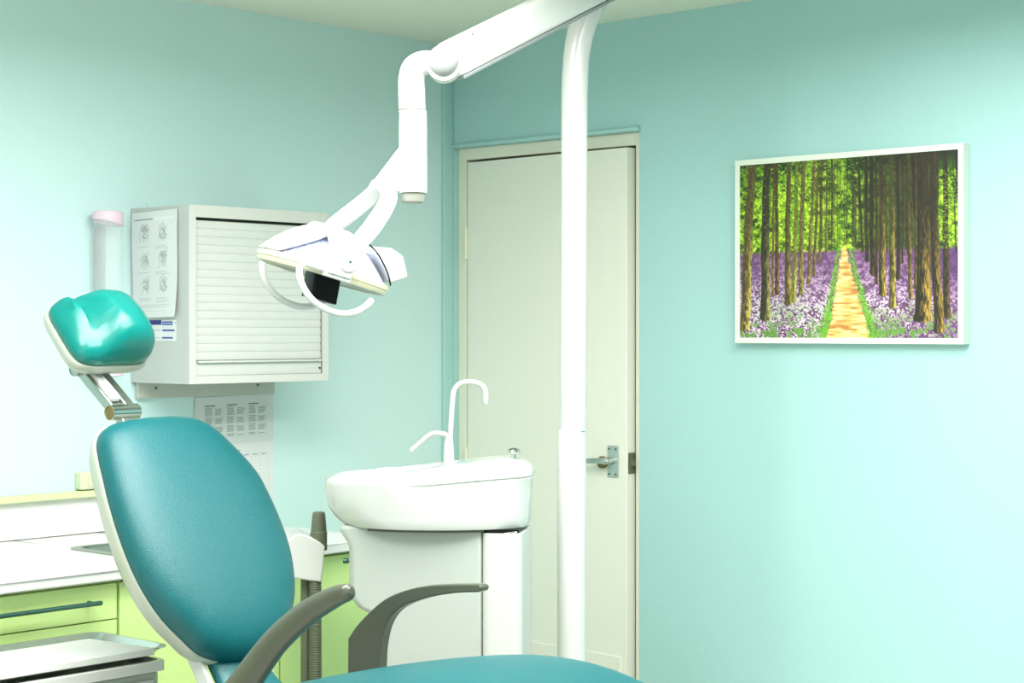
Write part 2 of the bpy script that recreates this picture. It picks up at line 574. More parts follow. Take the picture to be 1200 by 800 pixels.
    T = [  # x_top, x_bot, y_bot, w_top, w_bot, dark, lit
        (395, 395, 410, 8, 9, (52, 56, 26), (90, 100, 40)), (378, 376, 432, 8, 9, (70, 66, 30), (120, 116, 50)),
        (362, 352, 465, 8, 10, (66, 58, 28), (130, 110, 52)), (350, 333, 515, 9, 12, (76, 66, 34), (140, 122, 60)),
        (333, 315, 542, 11, 15, (88, 74, 40), (150, 132, 70)), (297, 287, 577, 15, 18, (84, 72, 40), (150, 140, 66)),
        (205, 207, 575, 12, 16, (58, 46, 26), (132, 100, 50)), (197, 192, 583, 8, 10, (80, 60, 30), (160, 120, 60)),
        (108, 110, 618, 9, 14, (120, 100, 60), (180, 160, 90)),
        (275, 265, 602, 13, 19, (92, 98, 36), (176, 172, 70)), (247, 243, 612, 17, 25, (66, 60, 30), (156, 132, 58)),
        (172, 165, 665, 26, 36, (44, 40, 28), (150, 142, 70)), (122, 94, 700, 30, 38, (74, 64, 34), (206, 186, 90)),
        (466, 466, 410, 7, 8, (48, 44, 26), (70, 66, 34)), (485, 500, 432, 8, 11, (44, 38, 22), (70, 60, 30)),
        (510, 515, 462, 12, 14, (36, 34, 20), (64, 58, 28)), (528, 535, 510, 15, 18, (34, 32, 18), (82, 66, 34)),
        (545, 548, 540, 9, 12, (42, 36, 20), (90, 74, 36)), (620, 622, 525, 13, 15, (38, 34, 20), (60, 54, 28)),
        (565, 569, 582, 18, 25, (50, 42, 24), (184, 160, 66)), (655, 663, 592, 12, 15, (58, 50, 28), (150, 124, 56)),
        (640, 636, 470, 8, 8, (46, 40, 22), (60, 50, 28)), (597, 604, 624, 16, 23, (62, 56, 28), (196, 176, 76)),
        (720, 725, 590, 14, 16, (48, 36, 20), (100, 76, 34)), (822, 822, 250, 14, 10, (26, 24, 14), (40, 36, 20)),
        (808, 818, 430, 5, 6, (44, 40, 22), (60, 60, 30)), (758, 750, 420, 10, 8, (40, 34, 20), (70, 60, 30)),
        (780, 788, 662, 16, 24, (38, 32, 20), (92, 74, 38)), (690, 710, 672, 46, 52, (34, 30, 18), (172, 140, 60)),
        (737, 760, 710, 26, 32, (40, 34, 20), (166, 136, 58)), (683, 680, 560, 8, 10, (60, 48, 26), (120, 96, 44)),
    ]
    s = Wd / 748.0
    yyi = np.arange(Hd)[:, None]
    xxi = np.arange(Wd)[None, :]
    for xt, xb, yb, wt, wb, dk, lt in T:
        x0, x1, y1 = U(xt), U(xb), V(xb, yb)
        t = np.clip(yyi / y1, 0, 1.2)
        xc = x0 + (x1 - x0) * t + 1.6 * s * np.sin(t * 6 + xt) * wt / 22 + 0.8 * np.sin(t * 17 + xb) * wt / 30
        hw_t = 0.5 * s * (wt + (wb - wt) * t) * (1 + 0.35 * np.clip((t - 0.93) * 10, 0, 1))
        hw_t = hw_t * (1 + 0.12 * (n1 - 0.5))
        q = (xxi - xc) / hw_t
        m_ = np.clip((1 - np.abs(q)) * hw_t * 1.2, 0, 1) * np.clip((y1 + 5 * (n3 - 0.5) - 3 * np.abs(q) - yyi) * 0.8, 0, 1)
        bark = vnoise(Hd, Wd, 1.6, 7, int(xt))
        k2 = np.clip((q * 0.9 + 0.25) + (bark - 0.5) * 1.1, 0, 1) * np.clip((t - 0.25) * 1.7, 0.08, 1)
        c2_ = np.array(dk, float) * (0.75 + 0.5 * bark[..., None])
        c2_ = c2_ * (1 - k2[..., None]) + np.array(lt, float) * (0.8 + 0.4 * bark[..., None]) * k2[..., None]
        im = im * (1 - m_[..., None]) + c2_ * m_[..., None]
    # a few leaves and twigs in front
    for _ in range(900):
        px, py = r.uniform(85, 480), r.uniform(110, 400)
        if r.random() < 0.4:
            px = r.uniform(755, 826); py = r.uniform(150, 415)
        q = (U(px), V(px, py))
        if 0 < q[1] < Hd:
            stroke(im, [q, (q[0] + r.uniform(1, 5), q[1] + r.uniform(-1, 2))], r.uniform(0.8, 1.8), r.choice([(140, 186, 28), (184, 216, 66), (84, 130, 18)]) * 1.0, 0.55)
    for _ in range(26):
        px, py = r.uniform(380, 640), r.uniform(90, 260)
        q = (U(px), V(px, py))
        stroke(im, [q, (q[0] + r.uniform(-30, 30), q[1] + r.uniform(-18, 18)), (q[0] + r.uniform(-50, 50), q[1] + r.uniform(-5, 30))], 1, (40, 36, 18), 0.7)
    im *= (0.94 + 0.16 * n3)[..., None]
    im = 255 * (np.clip(im, 0, 255) / 255) ** 0.98
    return im


# picture plane y = -0.03; corners from the photograph
px0, px1 = 1.186, 1.917
pz0, pz1 = 1.3755, 1.9065
PD = 0.034
pic = thing('framed_picture', 'white framed photograph of a path through bluebell woods, on the aqua wall', 'picture', ((px0 + px1) / 2, -PD, pz0))
fw = 0.016
b = B()
box(b, (px0, -PD, pz0), (px1, -0.0005, pz0 + fw)); box(b, (px0, -PD, pz1 - fw), (px1, -0.0005, pz1))
box(b, (px0, -PD, pz0 + fw), (px0 + fw, -0.0005, pz1 - fw)); box(b, (px1 - fw, -PD, pz0 + fw), (px1, -0.0005, pz1 - fw))
obj('frame', b, M['pic_frame'], pic, 'W', bevel=0.0008)
print_sheet('print', forest(), (px0 + fw, -PD + 0.004, pz1 - fw), (px1 - px0 - 2 * fw, 0, 0), (0, 0, -(pz1 - pz0 - 2 * fw)), M['photo_print'], pic, thick=0.003)

# ================================================================== WALL CABINET ON THE LEFT WALL
# on the wall x=0; front face x=0.267; spans y -1.30 .. -0.794
cy0, cy1, cz0, cz1, cd = -1.30, -0.794, 1.265, 1.757, 0.267
cab = thing('wall_cabinet', 'light grey wall cabinet with closed roller shutter above the counter', 'cabinet', (0, (cy0 + cy1) / 2, cz0))
b = B()
t = 0.018
box(b, (0.0005, cy0, cz0), (cd - 0.0, cy0 + t, cz1)); box(b, (0.0005, cy1 - t, cz0), (cd, cy1, cz1))
box(b, (0.0005, cy0 + t, cz0), (cd, cy1 - t, cz0 + t)); box(b, (0.0005, cy0 + t, cz1 - t), (cd, cy1 - t, cz1))
box(b, (0.0005, cy0 + t, cz0 + t), (0.012, cy1 - t, cz1 - t))
obj('carcass', b, M['cab'], cab, 'W', bevel=0.001)
b = B()
fx0, fx1 = cd, cd + 0.004
box(b, (fx0, cy0, cz0), (fx1, cy0 + 0.022, cz1)); box(b, (fx0, cy1 - 0.022, cz0), (fx1, cy1, cz1))
box(b, (fx0, cy0 + 0.022, cz0), (fx1, cy1 - 0.022, cz0 + 0.022)); box(b, (fx0, cy0 + 0.022, cz1 - 0.034), (fx1, cy1 - 0.022, cz1))
obj('front_frame', b, M['cabl'], cab, 'W', bevel=0.0008)
b = B(); box(b, (cd - 0.03, cy0 + 0.022, cz1 - 0.044), (cd - 0.012, cy1 - 0.022, cz1 - 0.034)); obj('shutter_slot', b, M['dark'], cab, 'W')
b = B()
ns = 17
z0s, z1s = cz0 + 0.064, cz1 - 0.041
prof = []
for i in range(ns):
    za = z0s + (z1s - z0s) * i / ns
    zb = z0s + (z1s - z0s) * (i + 1) / ns
    for q, dx in ((0.03, -0.0022), (0.10, -0.0006), (0.3, 0.0002), (0.6, 0.0006), (0.88, -0.0004), (0.97, -0.0022)):
        prof.append((cd - 0.006 + dx, za + (zb - za) * q))
ya, yb = cy0 + 0.022, cy1 - 0.022
ring0 = [(x, ya, z) for x, z in prof] + [(cd - 0.014, ya, z1s), (cd - 0.014, ya, z0s)]
ring1 = [(x, yb, z) for x, z in prof] + [(cd - 0.014, yb, z1s), (cd - 0.014, yb, z0s)]
loft(b, [ring0, ring1])
obj('roller_shutter', b, M['slat'], cab, 'W', angle=25)
b = B()
box(b, (cd - 0.012, ya, cz0 + 0.022), (cd - 0.003, yb, z0s - 0.004))
box(b, (cd - 0.012, ya + 0.006, z0s - 0.006), (cd + 0.008, yb - 0.006, z0s - 0.0005))
obj('shutter_rail', b, M['slat'], cab, 'W', bevel=0.001)
b = B(); lathe(b, [(0.003, 0), (0.003, 0.004), (0.001, 0.005)], (cd - 0.003, yb - 0.008, cz0 + 0.038), (1, 0, 0), 12); obj('lock', b, M['hand'], cab, 'W')
b = B(); box(b, (0.0005, cy0 + 0.014, 1.219), (0.018, cy1 + 0.008, cz0 - 0.0005))
mb = obj('mounting_board', b, M['board'], cab, 'W', bevel=0.001)
for yy in (-1.225, -0.852):
    b = B(); lathe(b, [(0.0045, 0), (0.004, 0.0015), (0.001, 0.002)], (0.018, yy, 1.248), (1, 0, 0), 12); obj('screw', b, M['hand'], mb, 'W')
b = B(); tube(b, [(0.05, cy0 + 0.02, cz1), (0.05, cy0 + 0.02, cz1 + 0.012)], 0.0014, seg=8, smooth=0); obj('wire_pin', b, M['steel'], cab, 'W')


# hand-washing poster on the cabinet's side
def text_line(im, x, y, w, col=(92, 98, 100), h=1.0, r=random):
    while w > 0:
        l = r.uniform(2.5, 8)
        stroke(im, [(x, y), (x + min(l, w), y)], h, col, 0.75)
        x += l + 2.0
        w -= l + 2.0


def hand_drawing(im, cx, cy, s, kind):
    c = (112, 118, 122)
    ink = lambda pts, w=1.0: stroke(im, crom([(cx + x * s, cy + y * s) for x, y in pts], 6), w, c, 0.85)
    if kind == 0:      # two palms upright
        for dx in (-.35, .25):
            ink([(dx - .3, .9), (dx - .45, .2), (dx - .35, -.2), (dx - .28, -.7), (dx - .15, -.75), (dx - .12, -.2), (dx - .05, -.9), (dx + .06, -.92), (dx + .1, -.2),
                 (dx + .18, -.82), (dx + .28, -.8), (dx + .27, -.1), (dx + .4, -.5), (dx + .48, -.45), (dx + .35, .3), (dx + .2, .9)])
    elif kind == 1:    # one hand over the back of the other
        ink([(-.7, .8), (-.5, .1), (-.55, -.5), (-.35, -.8), (-.2, -.3), (0, -.9), (.12, -.85), (.1, -.2), (.35, -.7), (.45, -.6), (.3, 0), (.5, .3), (.2, .9)])
        ink([(.7, -.6), (.3, -.1), (-.1, .2), (-.4, .15), (-.45, .3), (0, .5), (.5, .4), (.8, .1)])
        ink([(-.1, .3), (-.35, .45), (0, .6), (.4, .6)])
    elif kind == 2:    # clasped fingers
        for q in range(5):
            ink([(-.7 + q * .12, -.1 + q * .2), (-.35 + q * .13, -.5 + q * .2), (.0 + q * .12, -.55 + q * .2), (.2 + q * .1, -.3 + q * .2)])
        ink([(.2, -.4), (.55, .1), (.7, .9)]); ink([(-.7, 0), (-.6, .6), (-.1, .95)]); ink([(-.1, .95), (.3, .6), (.5, .3)])
    else:              # thumb held in the other fist
        ink([(.8, -.9), (.5, -.2), (.35, .4), (.5, .9)]); ink([(.55, -1), (.3, -.3), (.1, .5), (.2, .9)])
        ink([(-.9, .0), (-.5, -.35), (0, -.3), (.3, .1), (.1, .35), (-.4, .3), (-.6, .8), (-.9, .9)])
        ink([(-.4, -.3), (-.1, 0), (.2, .05)]); ink([(-.5, .1), (-.1, .2)])


def poster():
    h, w = 330, 231
    im = np.full((h, w, 3), (216., 220., 219.))
    rr = random.Random(3)
    stroke(im, [(16, 24), (108, 24)], 3.6, (96, 116, 128), 0.9)
    for x in range(20, 108, 7):
        stroke(im, [(x, 20), (x, 28)], 0.8, (225, 230, 232), 0.9)
    stroke(im, [(112, 24), (212, 24)], 9, (222, 228, 228), 0.9)
    k = [0, 1, 2, 3, 3, 1]
    q = 0
    for row in range(3):
        for cx in (66, 158):
            hand_drawing(im, cx, 68 + row * 80, 31, k[q])
            hand_drawing(im, cx + 1, 68 + row * 80, 24, k[(q + 1) % 4])
            q += 1
            y = 109 + row * 80
            text_line(im, cx - 36, y, 56, r=rr)
            if cx > 100 or row == 2:
                text_line(im, cx - 36, y + 6, 66, r=rr)
            if cx > 100 and row == 2:
                text_line(im, cx - 36, y + 12, 60, r=rr)
    text_line(im, 30, 290, 165, r=rr); text_line(im, 30, 296, 150, r=rr); text_line(im, 56, 308, 120, (170, 175, 178), r=rr)
    return im


pl = print_sheet('poster', poster(), (0.012, cy0 - 0.0016, 1.743), (0.208, 0, 0.004), (0.004, 0, -0.297), M['print'],
                 disp=lambda u, v: -(0.002 + 0.026 * np.clip(v - 0.35, 0, 1) ** 1.5 * np.clip(u, 0, 1) ** 2 + 0.002 * np.sin(v * 6)) * -1.0)
tag(pl, 'white hand-washing instruction sheet with six line drawings, taped to the cabinet side', 'poster')


def label_img():
    im = np.full((60, 44 * 2, 3), (218., 220., 220.))
    im[0:14, 0:40] = (45, 55, 120)
    im[4:15, 42:76] = (70, 90, 160)
    for y, w in ((29, 36), (50, 30)):
        stroke(im, [(44, y), (44 + w, y)], 5, (60, 80, 150))
        stroke(im, [(8, y), (36, y)], 2, (150, 160, 190))
    stroke(im, [(44, 9), (72, 9)], 2, (200, 210, 235))
    for y in (20, 36, 42, 57):
        stroke(im, [(44, y), (74, y)], 1.2, (200, 205, 215), 0.8)
    stroke(im, [(82, 8), (84, 8)], 2, (90, 100, 120))
    return im


lb = print_sheet('sticker', label_img(), (0.09, cy0 - 0.001, 1.441), (0.122, 0, 0), (0, 0, -0.058), M['print'])
tag(lb, 'small white sticker with blue lines below the hand-washing sheet', 'sticker')


# charts on the wall under the cabinet
def chart_a():
    h, w = 172, 320
    im = np.full((h, w, 3), (206., 212., 210.))
    rr = random.Random(5)
    for c in range(3):
        x = 42 + c * 88
        stroke(im, [(x, 32), (x + 38, 32)], 3.2, (60, 66, 66))
        for k in range(2):
            xx = x + k * 40
            for blk, (ya, yb) in enumerate(((40, 66), (74, 98), (104, 128), (134, 142))):
                for y in range(ya + (4 if k else 0), yb, 5):
                    text_line(im, xx, y, rr.uniform(22, 30), (50, 56, 56), 1.7, rr)
        stroke(im, [(x + 37, 36), (x + 37, 142)], 0.8, (150, 156, 156), 0.7)
        stroke(im, [(x - 3, 27), (x + 72, 27), (x + 72, 145), (x - 3, 145), (x - 3, 27)], 0.8, (170, 178, 176), 0.7)
    return im


def chart_b():
    h, w = 240, 320
    im = np.full((h, w, 3), (218., 221., 220.))
    for y in range(36, 230, 12):
        stroke(im, [(30, y), (300, y)], 0.9, (188, 196, 196), 0.8)
    for x in (30, 90, 140, 190, 226, 262, 300):
        stroke(im, [(x, 36), (x, 228)], 0.9, (180, 188, 190), 0.8)
    for x in (40, 100, 150, 196, 234, 268):
        stroke(im, [(x, 42), (x + 20, 42)], 2.4, (110, 118, 118))
    stroke(im, [(130, 24), (180, 24)], 2.6, (110, 118, 118))
    return im


ca = print_sheet('chart_sheet', chart_a(), (0.003, -1.077, 1.215), (0, 0.298, 0.006), (0, 0, -0.145), M['print'])
tag(ca, 'landscape sheet with three dense printed tables, on the wall below the cabinet', 'chart')
cb = print_sheet('chart_sheet', chart_b(), (0.0022, -1.075, 1.072), (0, 0.298, 0.004), (0, 0, -0.205), M['print'])
tag(cb, 'white sheet with an empty ruled grid, hanging directly below the printed tables', 'chart')

# cup dispenser
cd_ = thing('cup_dispenser', 'clear tube dispenser with a pale pink cap on the wall left of the cabinet', 'dispenser', (0.055, -1.42, 1.28))
ang = -1.415
b = B()
lathe(b, [(0.040, 1.30), (0.040, 1.715), (0.038, 1.715), (0.038, 1.302)], (0.055, ang, 0), seg=36)
obj('tube', b, M['tube'], cd_, 'W')
b = B()
rings = []
for r, zf in ((0.0425, 0), (0.0425, 1), (0.040, 1.06), (0.01, 1.06)):
    ring = []
    for j in range(36):
        a = 2 * PI * j / 36
        x, y = math.cos(a), math.sin(a)
        zlo = 1.712 - 0.012 * (y * 0.8 + 0.3)
        ring.append((0.055 + r * x, ang + r * y, zlo * (1 - zf) + 1.738 * zf if zf <= 1 else 1.741))
    rings.append(ring)
loft(b, rings)
obj('cap', b, M['pink'], cd_, 'W', label='pale pink cap')
b = B(); lathe(b, [(0.034, 1.285), (0.0425, 1.288), (0.0425, 1.303), (0.040, 1.306)], (0.055, ang, 0), seg=36); obj('base_ring', b, M['pink'], cd_, 'W')
b = B(); box(b, (0.0005, ang - 0.02, 1.33), (0.016, ang + 0.02, 1.70)); obj('wall_bracket', b, M['tube'], cd_, 'W')

# ledge, splashback, socket
b = B(); box(b, (0.0005, -3.4, 0.852), (0.010, -1.12, 0.952)); tag(obj('splashback', b, M['top'], bevel=0.001), 'white splashback panel behind the counter', 'splashback')
b = B(); box(b, (0.0005, -3.4, 0.9525), (0.034, -1.12, 0.971)); tag(obj('wall_ledge', b, M['grn2'], bevel=0.003), 'narrow pale green ledge on the left wall above the splashback', 'ledge')
sk = thing('wall_socket', 'beige socket block sitting above the pale green ledge', 'socket', (0.0005, -1.42, 0.974))
b = B(); box(b, (0.0005, -1.485, 0.9735), (0.03, -1.38, 1.022)); obj('socket_box', b, M['socket'], sk, 'W', bevel=0.004)
b = B(); box(b, (0.03, -1.462, 0.982), (0.033, -1.40, 1.012)); obj('socket_plate', b, M['socket'], sk, 'W', bevel=0.001)

# ================================================================== COUNTER RUN
WT0, WT1, WU = 0.822, 0.850, 0.68
cnt_y1 = -0.955       # right-hand end
b = B()
sy0, sy1, sx0, sx1 = -1.69, -1.40, 0.25, 0.56      # sink opening
box(b, (0.001, -3.4, WT0), (WU, sy0 + 0.012, WT1))
box(b, (0.001, sy0 + 0.012, WT0), (sx0 + 0.012, sy1 - 0.012, WT1))
box(b, (sx1 - 0.012, sy0 + 0.012, WT0), (WU, sy1 - 0.012, WT1))
r = 0.10
out = [(0.001, sy1 - 0.012), (WU, sy1 - 0.012)] + [(WU - r + r * math.cos(a), cnt_y1 - r + r * math.sin(a)) for a in [PI / 2 * k / 8 for k in range(9)]] + [(0.001, cnt_y1)]
prism(b, [(x, y, WT0) for x, y in out], (0, 0, WT1 - WT0))
bmesh.ops.remove_doubles(b, verts=b.verts, dist=1e-4)
tag(obj('worktop', b, M['top'], bevel=0.004), 'white worktop along the left wall with an inset steel sink', 'worktop')

sink = thing('inset_sink', 'small stainless steel sink set into the white worktop behind the chair', 'sink', ((sx0 + sx1) / 2, (sy0 + sy1) / 2, WT1))
b = B()


def rr3(d, z, r):
    return [(x, y, z) for x, y in rrect(sx0 + d, sy0 + d, sx1 - d, sy1 - d, r, 6)]


loft(b, [rr3(-0.0, WT1 + 0.0005, 0.05), rr3(0.0, WT1 + 0.003, 0.05), rr3(0.022, WT1 + 0.004, 0.04), rr3(0.028, WT1 - 0.004, 0.04), rr3(0.034, WT1 - 0.11, 0.035),
         rr3(0.055, WT1 - 0.125, 0.03)], cap=False)
b.faces.new([b.verts[i] for i in range(len(b.verts))][-28:]) if False else None
b.verts.ensure_lookup_table()
b.faces.new(b.verts[-28:])
obj('basin', b, M['steel'], sink, 'W')

# base cabinets, each its own unit
FX = 0.65


def base_unit(y0, y1, label, drawers, handles):
    t_ = thing('base_cabinet', label, 'cabinet', (0.3, (y0 + y1) / 2, 0.0), group=None)
    b_ = B()
    box(b_, (0.02, y0, 0.1), (FX - 0.02, y1, WT0 - 0.0005))
    box(b_, (0.02, y0 + 0.01, 0), (FX - 0.08, y1 - 0.01, 0.1))
    if sy0 - 0.05 < y1 and y0 < sy1 + 0.05:
        b_.free(); b_ = B()
        box(b_, (0.02, y0, 0.1), (FX - 0.02, y0 + 0.018, WT0 - 0.0005)); box(b_, (0.02, y1 - 0.018, 0.1), (FX - 0.02, y1, WT0 - 0.0005))
        box(b_, (0.02, y0 + 0.018, 0.1), (FX - 0.02, y1 - 0.018, 0.12)); box(b_, (0.02, y0 + 0.018, 0.12), (0.03, y1 - 0.018, WT0 - 0.0005))
        box(b_, (0.02, y0 + 0.01, 0), (FX - 0.08, y1 - 0.01, 0.1))
    obj('carcass', b_, M['grn'], t_, 'W')
    for (z0, z1), hzs in zip(drawers, handles):
        b_ = B(); box(b_, (FX - 0.019, y0 + 0.002, z0), (FX, y1 - 0.002, z1))
        fr = obj('drawer_front' if z1 - z0 < 0.35 else 'door_panel', b_, M['grn'], t_, 'W', bevel=0.001)
        if hzs:
            ha, hb, hz_ = hzs
            b_ = B()
            tube(b_, [(FX + 0.028, ha, hz_), (FX + 0.028, hb, hz_)], 0.0055, seg=14, smooth=0)
            for yy_ in (ha + 0.015, hb - 0.015):
                tube(b_, [(FX, yy_, hz_), (FX + 0.028, yy_, hz_)], 0.0045, seg=10, smooth=0, endcap=False)
            obj('bar_handle', b_, M['hand'], fr, 'W', label='dark bar handle')
    return t_


dr = [(0.742, 0.808), (0.56, 0.7385), (0.34, 0.5565), (0.105, 0.3365)]
base_unit(-2.42, -1.803, 'green drawer unit with a dark bar handle, left end of the counter',
          [(0.728, 0.812), (0.56, 0.725), (0.34, 0.557), (0.105, 0.337)], [(-2.36, -1.87, 0.774), (-2.36, -1.87, 0.68), (-2.36, -1.87, 0.5), (-2.36, -1.87, 0.3)])
base_unit(-1.799, -1.302, 'green base unit under the sink, largely behind the chair back',
          [(0.105, 0.812)], [(-1.45, -1.335, 0.662)])
base_unit(-1.298, -0.99, 'green end panel unit at the right end of the counter, behind the hose holder',
          [(0.105, 0.812)], [None])
base_unit(-3.35, -2.424, 'green base unit beyond the left edge of the drawers', [(0.105, 0.812)], [None])

# ================================================================== INSTRUMENT CART + TRAY
ctz = 0.700
cart = thing('instrument_cart', 'pale grey instrument cart standing in front of the green drawers', 'cart', (0.9, -2.25, 0))
b = B()
box(b, (0.745, -2.56, 0.09), (1.035, -1.965, ctz - 0.02))
obj('body', b, M['shell'], cart, 'W', bevel=0.012, bseg=3)
b = B()
o1 = rrect(0.735, -2.57, 1.05, -1.955, 0.02); o2 = rrect(0.747, -2.558, 1.038, -1.967, 0.016)
loft(b, [[(x, y, ctz - 0.022) for x, y in o1], [(x, y, ctz - 0.002) for x, y in o1], [(x, y, ctz) for x, y in rrect(0.737, -2.568, 1.048, -1.957, 0.019)],
         [(x, y, ctz) for x, y in o2], [(x, y, ctz - 0.010) for x, y in o2]])
obj('top_lip', b, M['white'], cart, 'W')
for xx in (0.78, 1.0):
    for yy in (-2.52, -2.0):
        b = B(); lathe(b, [(0.018, -0.012), (0.03, -0.012), (0.032, 0), (0.03, 0.012), (0.018, 0.012)], (xx, yy, 0.032), (0, 1, 0), 24)
        box(b, (xx - 0.012, yy - 0.02, 0.045), (xx + 0.012, yy + 0.02, 0.09))
        obj('caster', b, M['hose'], cart, 'W')
for k, (z0, z1) in enumerate(((0.48, 0.66), (0.29, 0.475), (0.11, 0.285))):
    b = B(); box(b, (1.035, -2.54, z0), (1.042, -1.985, z1)); obj('drawer_front', b, M['cab'], cart, 'W', bevel=0.002)
tr = thing('metal_tray', 'shallow stainless tray with flared rim lying on the cart', 'tray', (0.9, -2.25, ctz))
b = B()


def tr3(d, z, r=0.03):
    return [(x, y, z) for x, y in rrect(0.752 + d, -2.55 + d, 1.036 - d, -1.93 - d, r, 6)]


loft(b, [tr3(0.032, ctz + 0.0005 - 0.0), tr3(0.030, ctz + 0.002), tr3(0.006, ctz + 0.022, 0.036), tr3(0, ctz + 0.023, 0.038), tr3(0, ctz + 0.0255, 0.038), tr3(0.008, ctz + 0.026, 0.036),
         tr3(0.033, ctz + 0.0045)])
obj('tray_body', b, M['tray'], tr, 'W')
lin_ = B(); box(lin_, (0.80, -2.50, ctz + 0.005), (1.045, -1.985, ctz + 0.020))
for v in lin_.verts:
    if v.co.x > 1.0:
        v.co.z += 0.008
tag(obj('tray_liner', lin_, M['paper'], bevel=0.002), 'white liner sheet spread in the steel tray', 'liner')

# ================================================================== DENTAL CHAIR
chair = thing('dental_chair', 'teal upholstered dental chair with grey armrests and pale shell', 'dental chair', (1.206, -1.962, 0), math.radians(4.2))

# --- backrest: plane through (0,0,.70), leaning 30 deg
BR = math.radians(30)
bu = Vector((-math.sin(BR), 0, math.cos(BR)))     # up along the back
bn = Vector((math.cos(BR), 0, math.sin(BR)))      # out of the front
hwp = [(-0.272, 0.0), (-0.268, 0.045), (-0.255, 0.085), (-0.235, 0.12), (-0.20, 0.147), (-0.155, 0.177), (-0.10, 0.198), (-0.04, 0.209), (0.03, 0.211), (0.10, 0.206),
       (0.16, 0.197), (0.21, 0.188), (0.248, 0.176), (0.273, 0.152), (0.286, 0.112), (0.292, 0.055), (0.293, 0.0)]


def outl(scale=1.0, grow=0.0):
    pts = crom(hwp, 4)
    right = [(w, v) for v, w in pts]
    left = [(-w, v) for v, w in reversed(pts[1:-1])]
    right = [(w * (1 - 0.28 * smoothstep(0.12, 0.30, v)), v) for w, v in right]
    res = []
    for w, v in right + left:
        L = math.hypot(w, v)
        k = scale + grow / L
        res.append((w * k, v * k))
    return res


BC = Vector((-0.030, -0.003, 0.962))              # centre of the back's plane


def backp(w, v, n):
    # gentle curvature of the whole back
    n2 = n - 0.10 * v * v - 0.25 * w * w * 0
    return BC + Vector((0, 1, 0)) * w + bu * v + bn * n2


def pad(bm, outline, layers, fn):
    rings = []
    for s, n in layers:
        rings.append([fn(w * s, v * s, n) for w, v in outline])
    loft(bm, rings)


b = B()
O = outl()
lay = [(0.95, 0.0), (0.985, 0.002), (1.0, 0.012), (0.998, 0.026), (0.975, 0.042), (0.93, 0.054), (0.86, 0.063), (0.76, 0.069), (0.62, 0.073), (0.45, 0.075), (0.25, 0.076), (0.08, 0.076)]
pad(b, O, lay, backp)
obj('backrest', b, M['teal'], chair, label='teal padded backrest')
b = B()
lay = [(0.3, -0.056), (0.7, -0.054), (0.88, -0.048), (0.955, -0.036), (0.995, -0.018), (1.012, -0.002), (1.015, 0.005), (1.005, 0.010), (0.97, 0.006), (0.5, 0.0)]
pad(b, O, lay, lambda w, v, n: backp(w, v, n))
obj('backrest_shell', b, M['shell'], chair, label='pale plastic shell behind the backrest')

# teal connecting cushion + brackets between the back and the seat
b = B()
rings = []
for (x, z, hw, hh) in ((0.045, 0.785, 0.062, 0.02), (0.085, 0.735, 0.068, 0.024), (0.13, 0.685, 0.074, 0.026), (0.20, 0.63, 0.085, 0.026)):
    rings.append([(x + q * 0.6, w - 0.015, z + q * 0.6) for w, q in seout(hw, hh, 3, 32)])
loft(b, rings)
obj('lumbar_link', b, M['teal'], chair)
for yy_ in (-0.105, 0.062):
    b = B()
    prism(b, [(x, yy_, z) for x, z in ((0.02, 0.77), (0.06, 0.775), (0.092, 0.73), (0.125, 0.68), (0.19, 0.57), (0.14, 0.56), (0.085, 0.68), (0.055, 0.725))], (0, 0.012, 0))
    obj('back_bracket', b, M['white'], chair, bevel=0.003)

# --- seat and leg rest: one contoured cushion
prof_s = [(0.07, 0.59, 0.12), (0.085, 0.62, 0.17), (0.11, 0.645, 0.21), (0.16, 0.668, 0.235), (0.25, 0.698, 0.245), (0.43, 0.742, 0.25), (0.60, 0.775, 0.25), (0.72, 0.789, 0.25),
          (0.84, 0.786, 0.245), (0.96, 0.762, 0.235), (1.08, 0.720, 0.22), (1.25, 0.650, 0.205), (1.42, 0.585, 0.19), (1.52, 0.548, 0.17), (1.57, 0.53, 0.12)]
ps = crom(prof_s, 4)
rings = []
rsh = []
for i, (x, z, hw) in enumerate(ps):
    th_ = 0.075
    ring = []
    for w, q in seout(hw, 0.5, 3.4, 56):
        q2 = q * 2
        crown = 0.010 * (1 - (w / hw) ** 2)
        ring.append((x, w + 0.015, z - th_ / 2 + q2 * th_ / 2 + (crown if q > 0 else 0) - 0.008))
    rings.append(ring)
    rsh.append([(x, w * 0.97 + 0.015, z - th_ - 0.022 + q * 0.055) for w, q in seout(hw, 1.0, 4, 40)])
b = B(); loft(b, rings); obj('seat', b, M['teal'], chair, label='teal contoured seat and leg cushion')
b = B(); loft(b, [r_ for r_ in rsh[2:-2]]); obj('seat_shell', b, M['shell'], chair)

# --- armrests (far one swung level, near one tilted up)
def sweep_arm(path, rad, base):
    b_ = B()
    tube(b_, path, rad, up=(0, 1, 0.001), seg=22, smooth=7, power=2.3)
    if base:
        loft(b_, [[(x, y, z) for x, z in base] for y in (path[0][1] - 0.016, path[0][1] + 0.016)])
    return b_


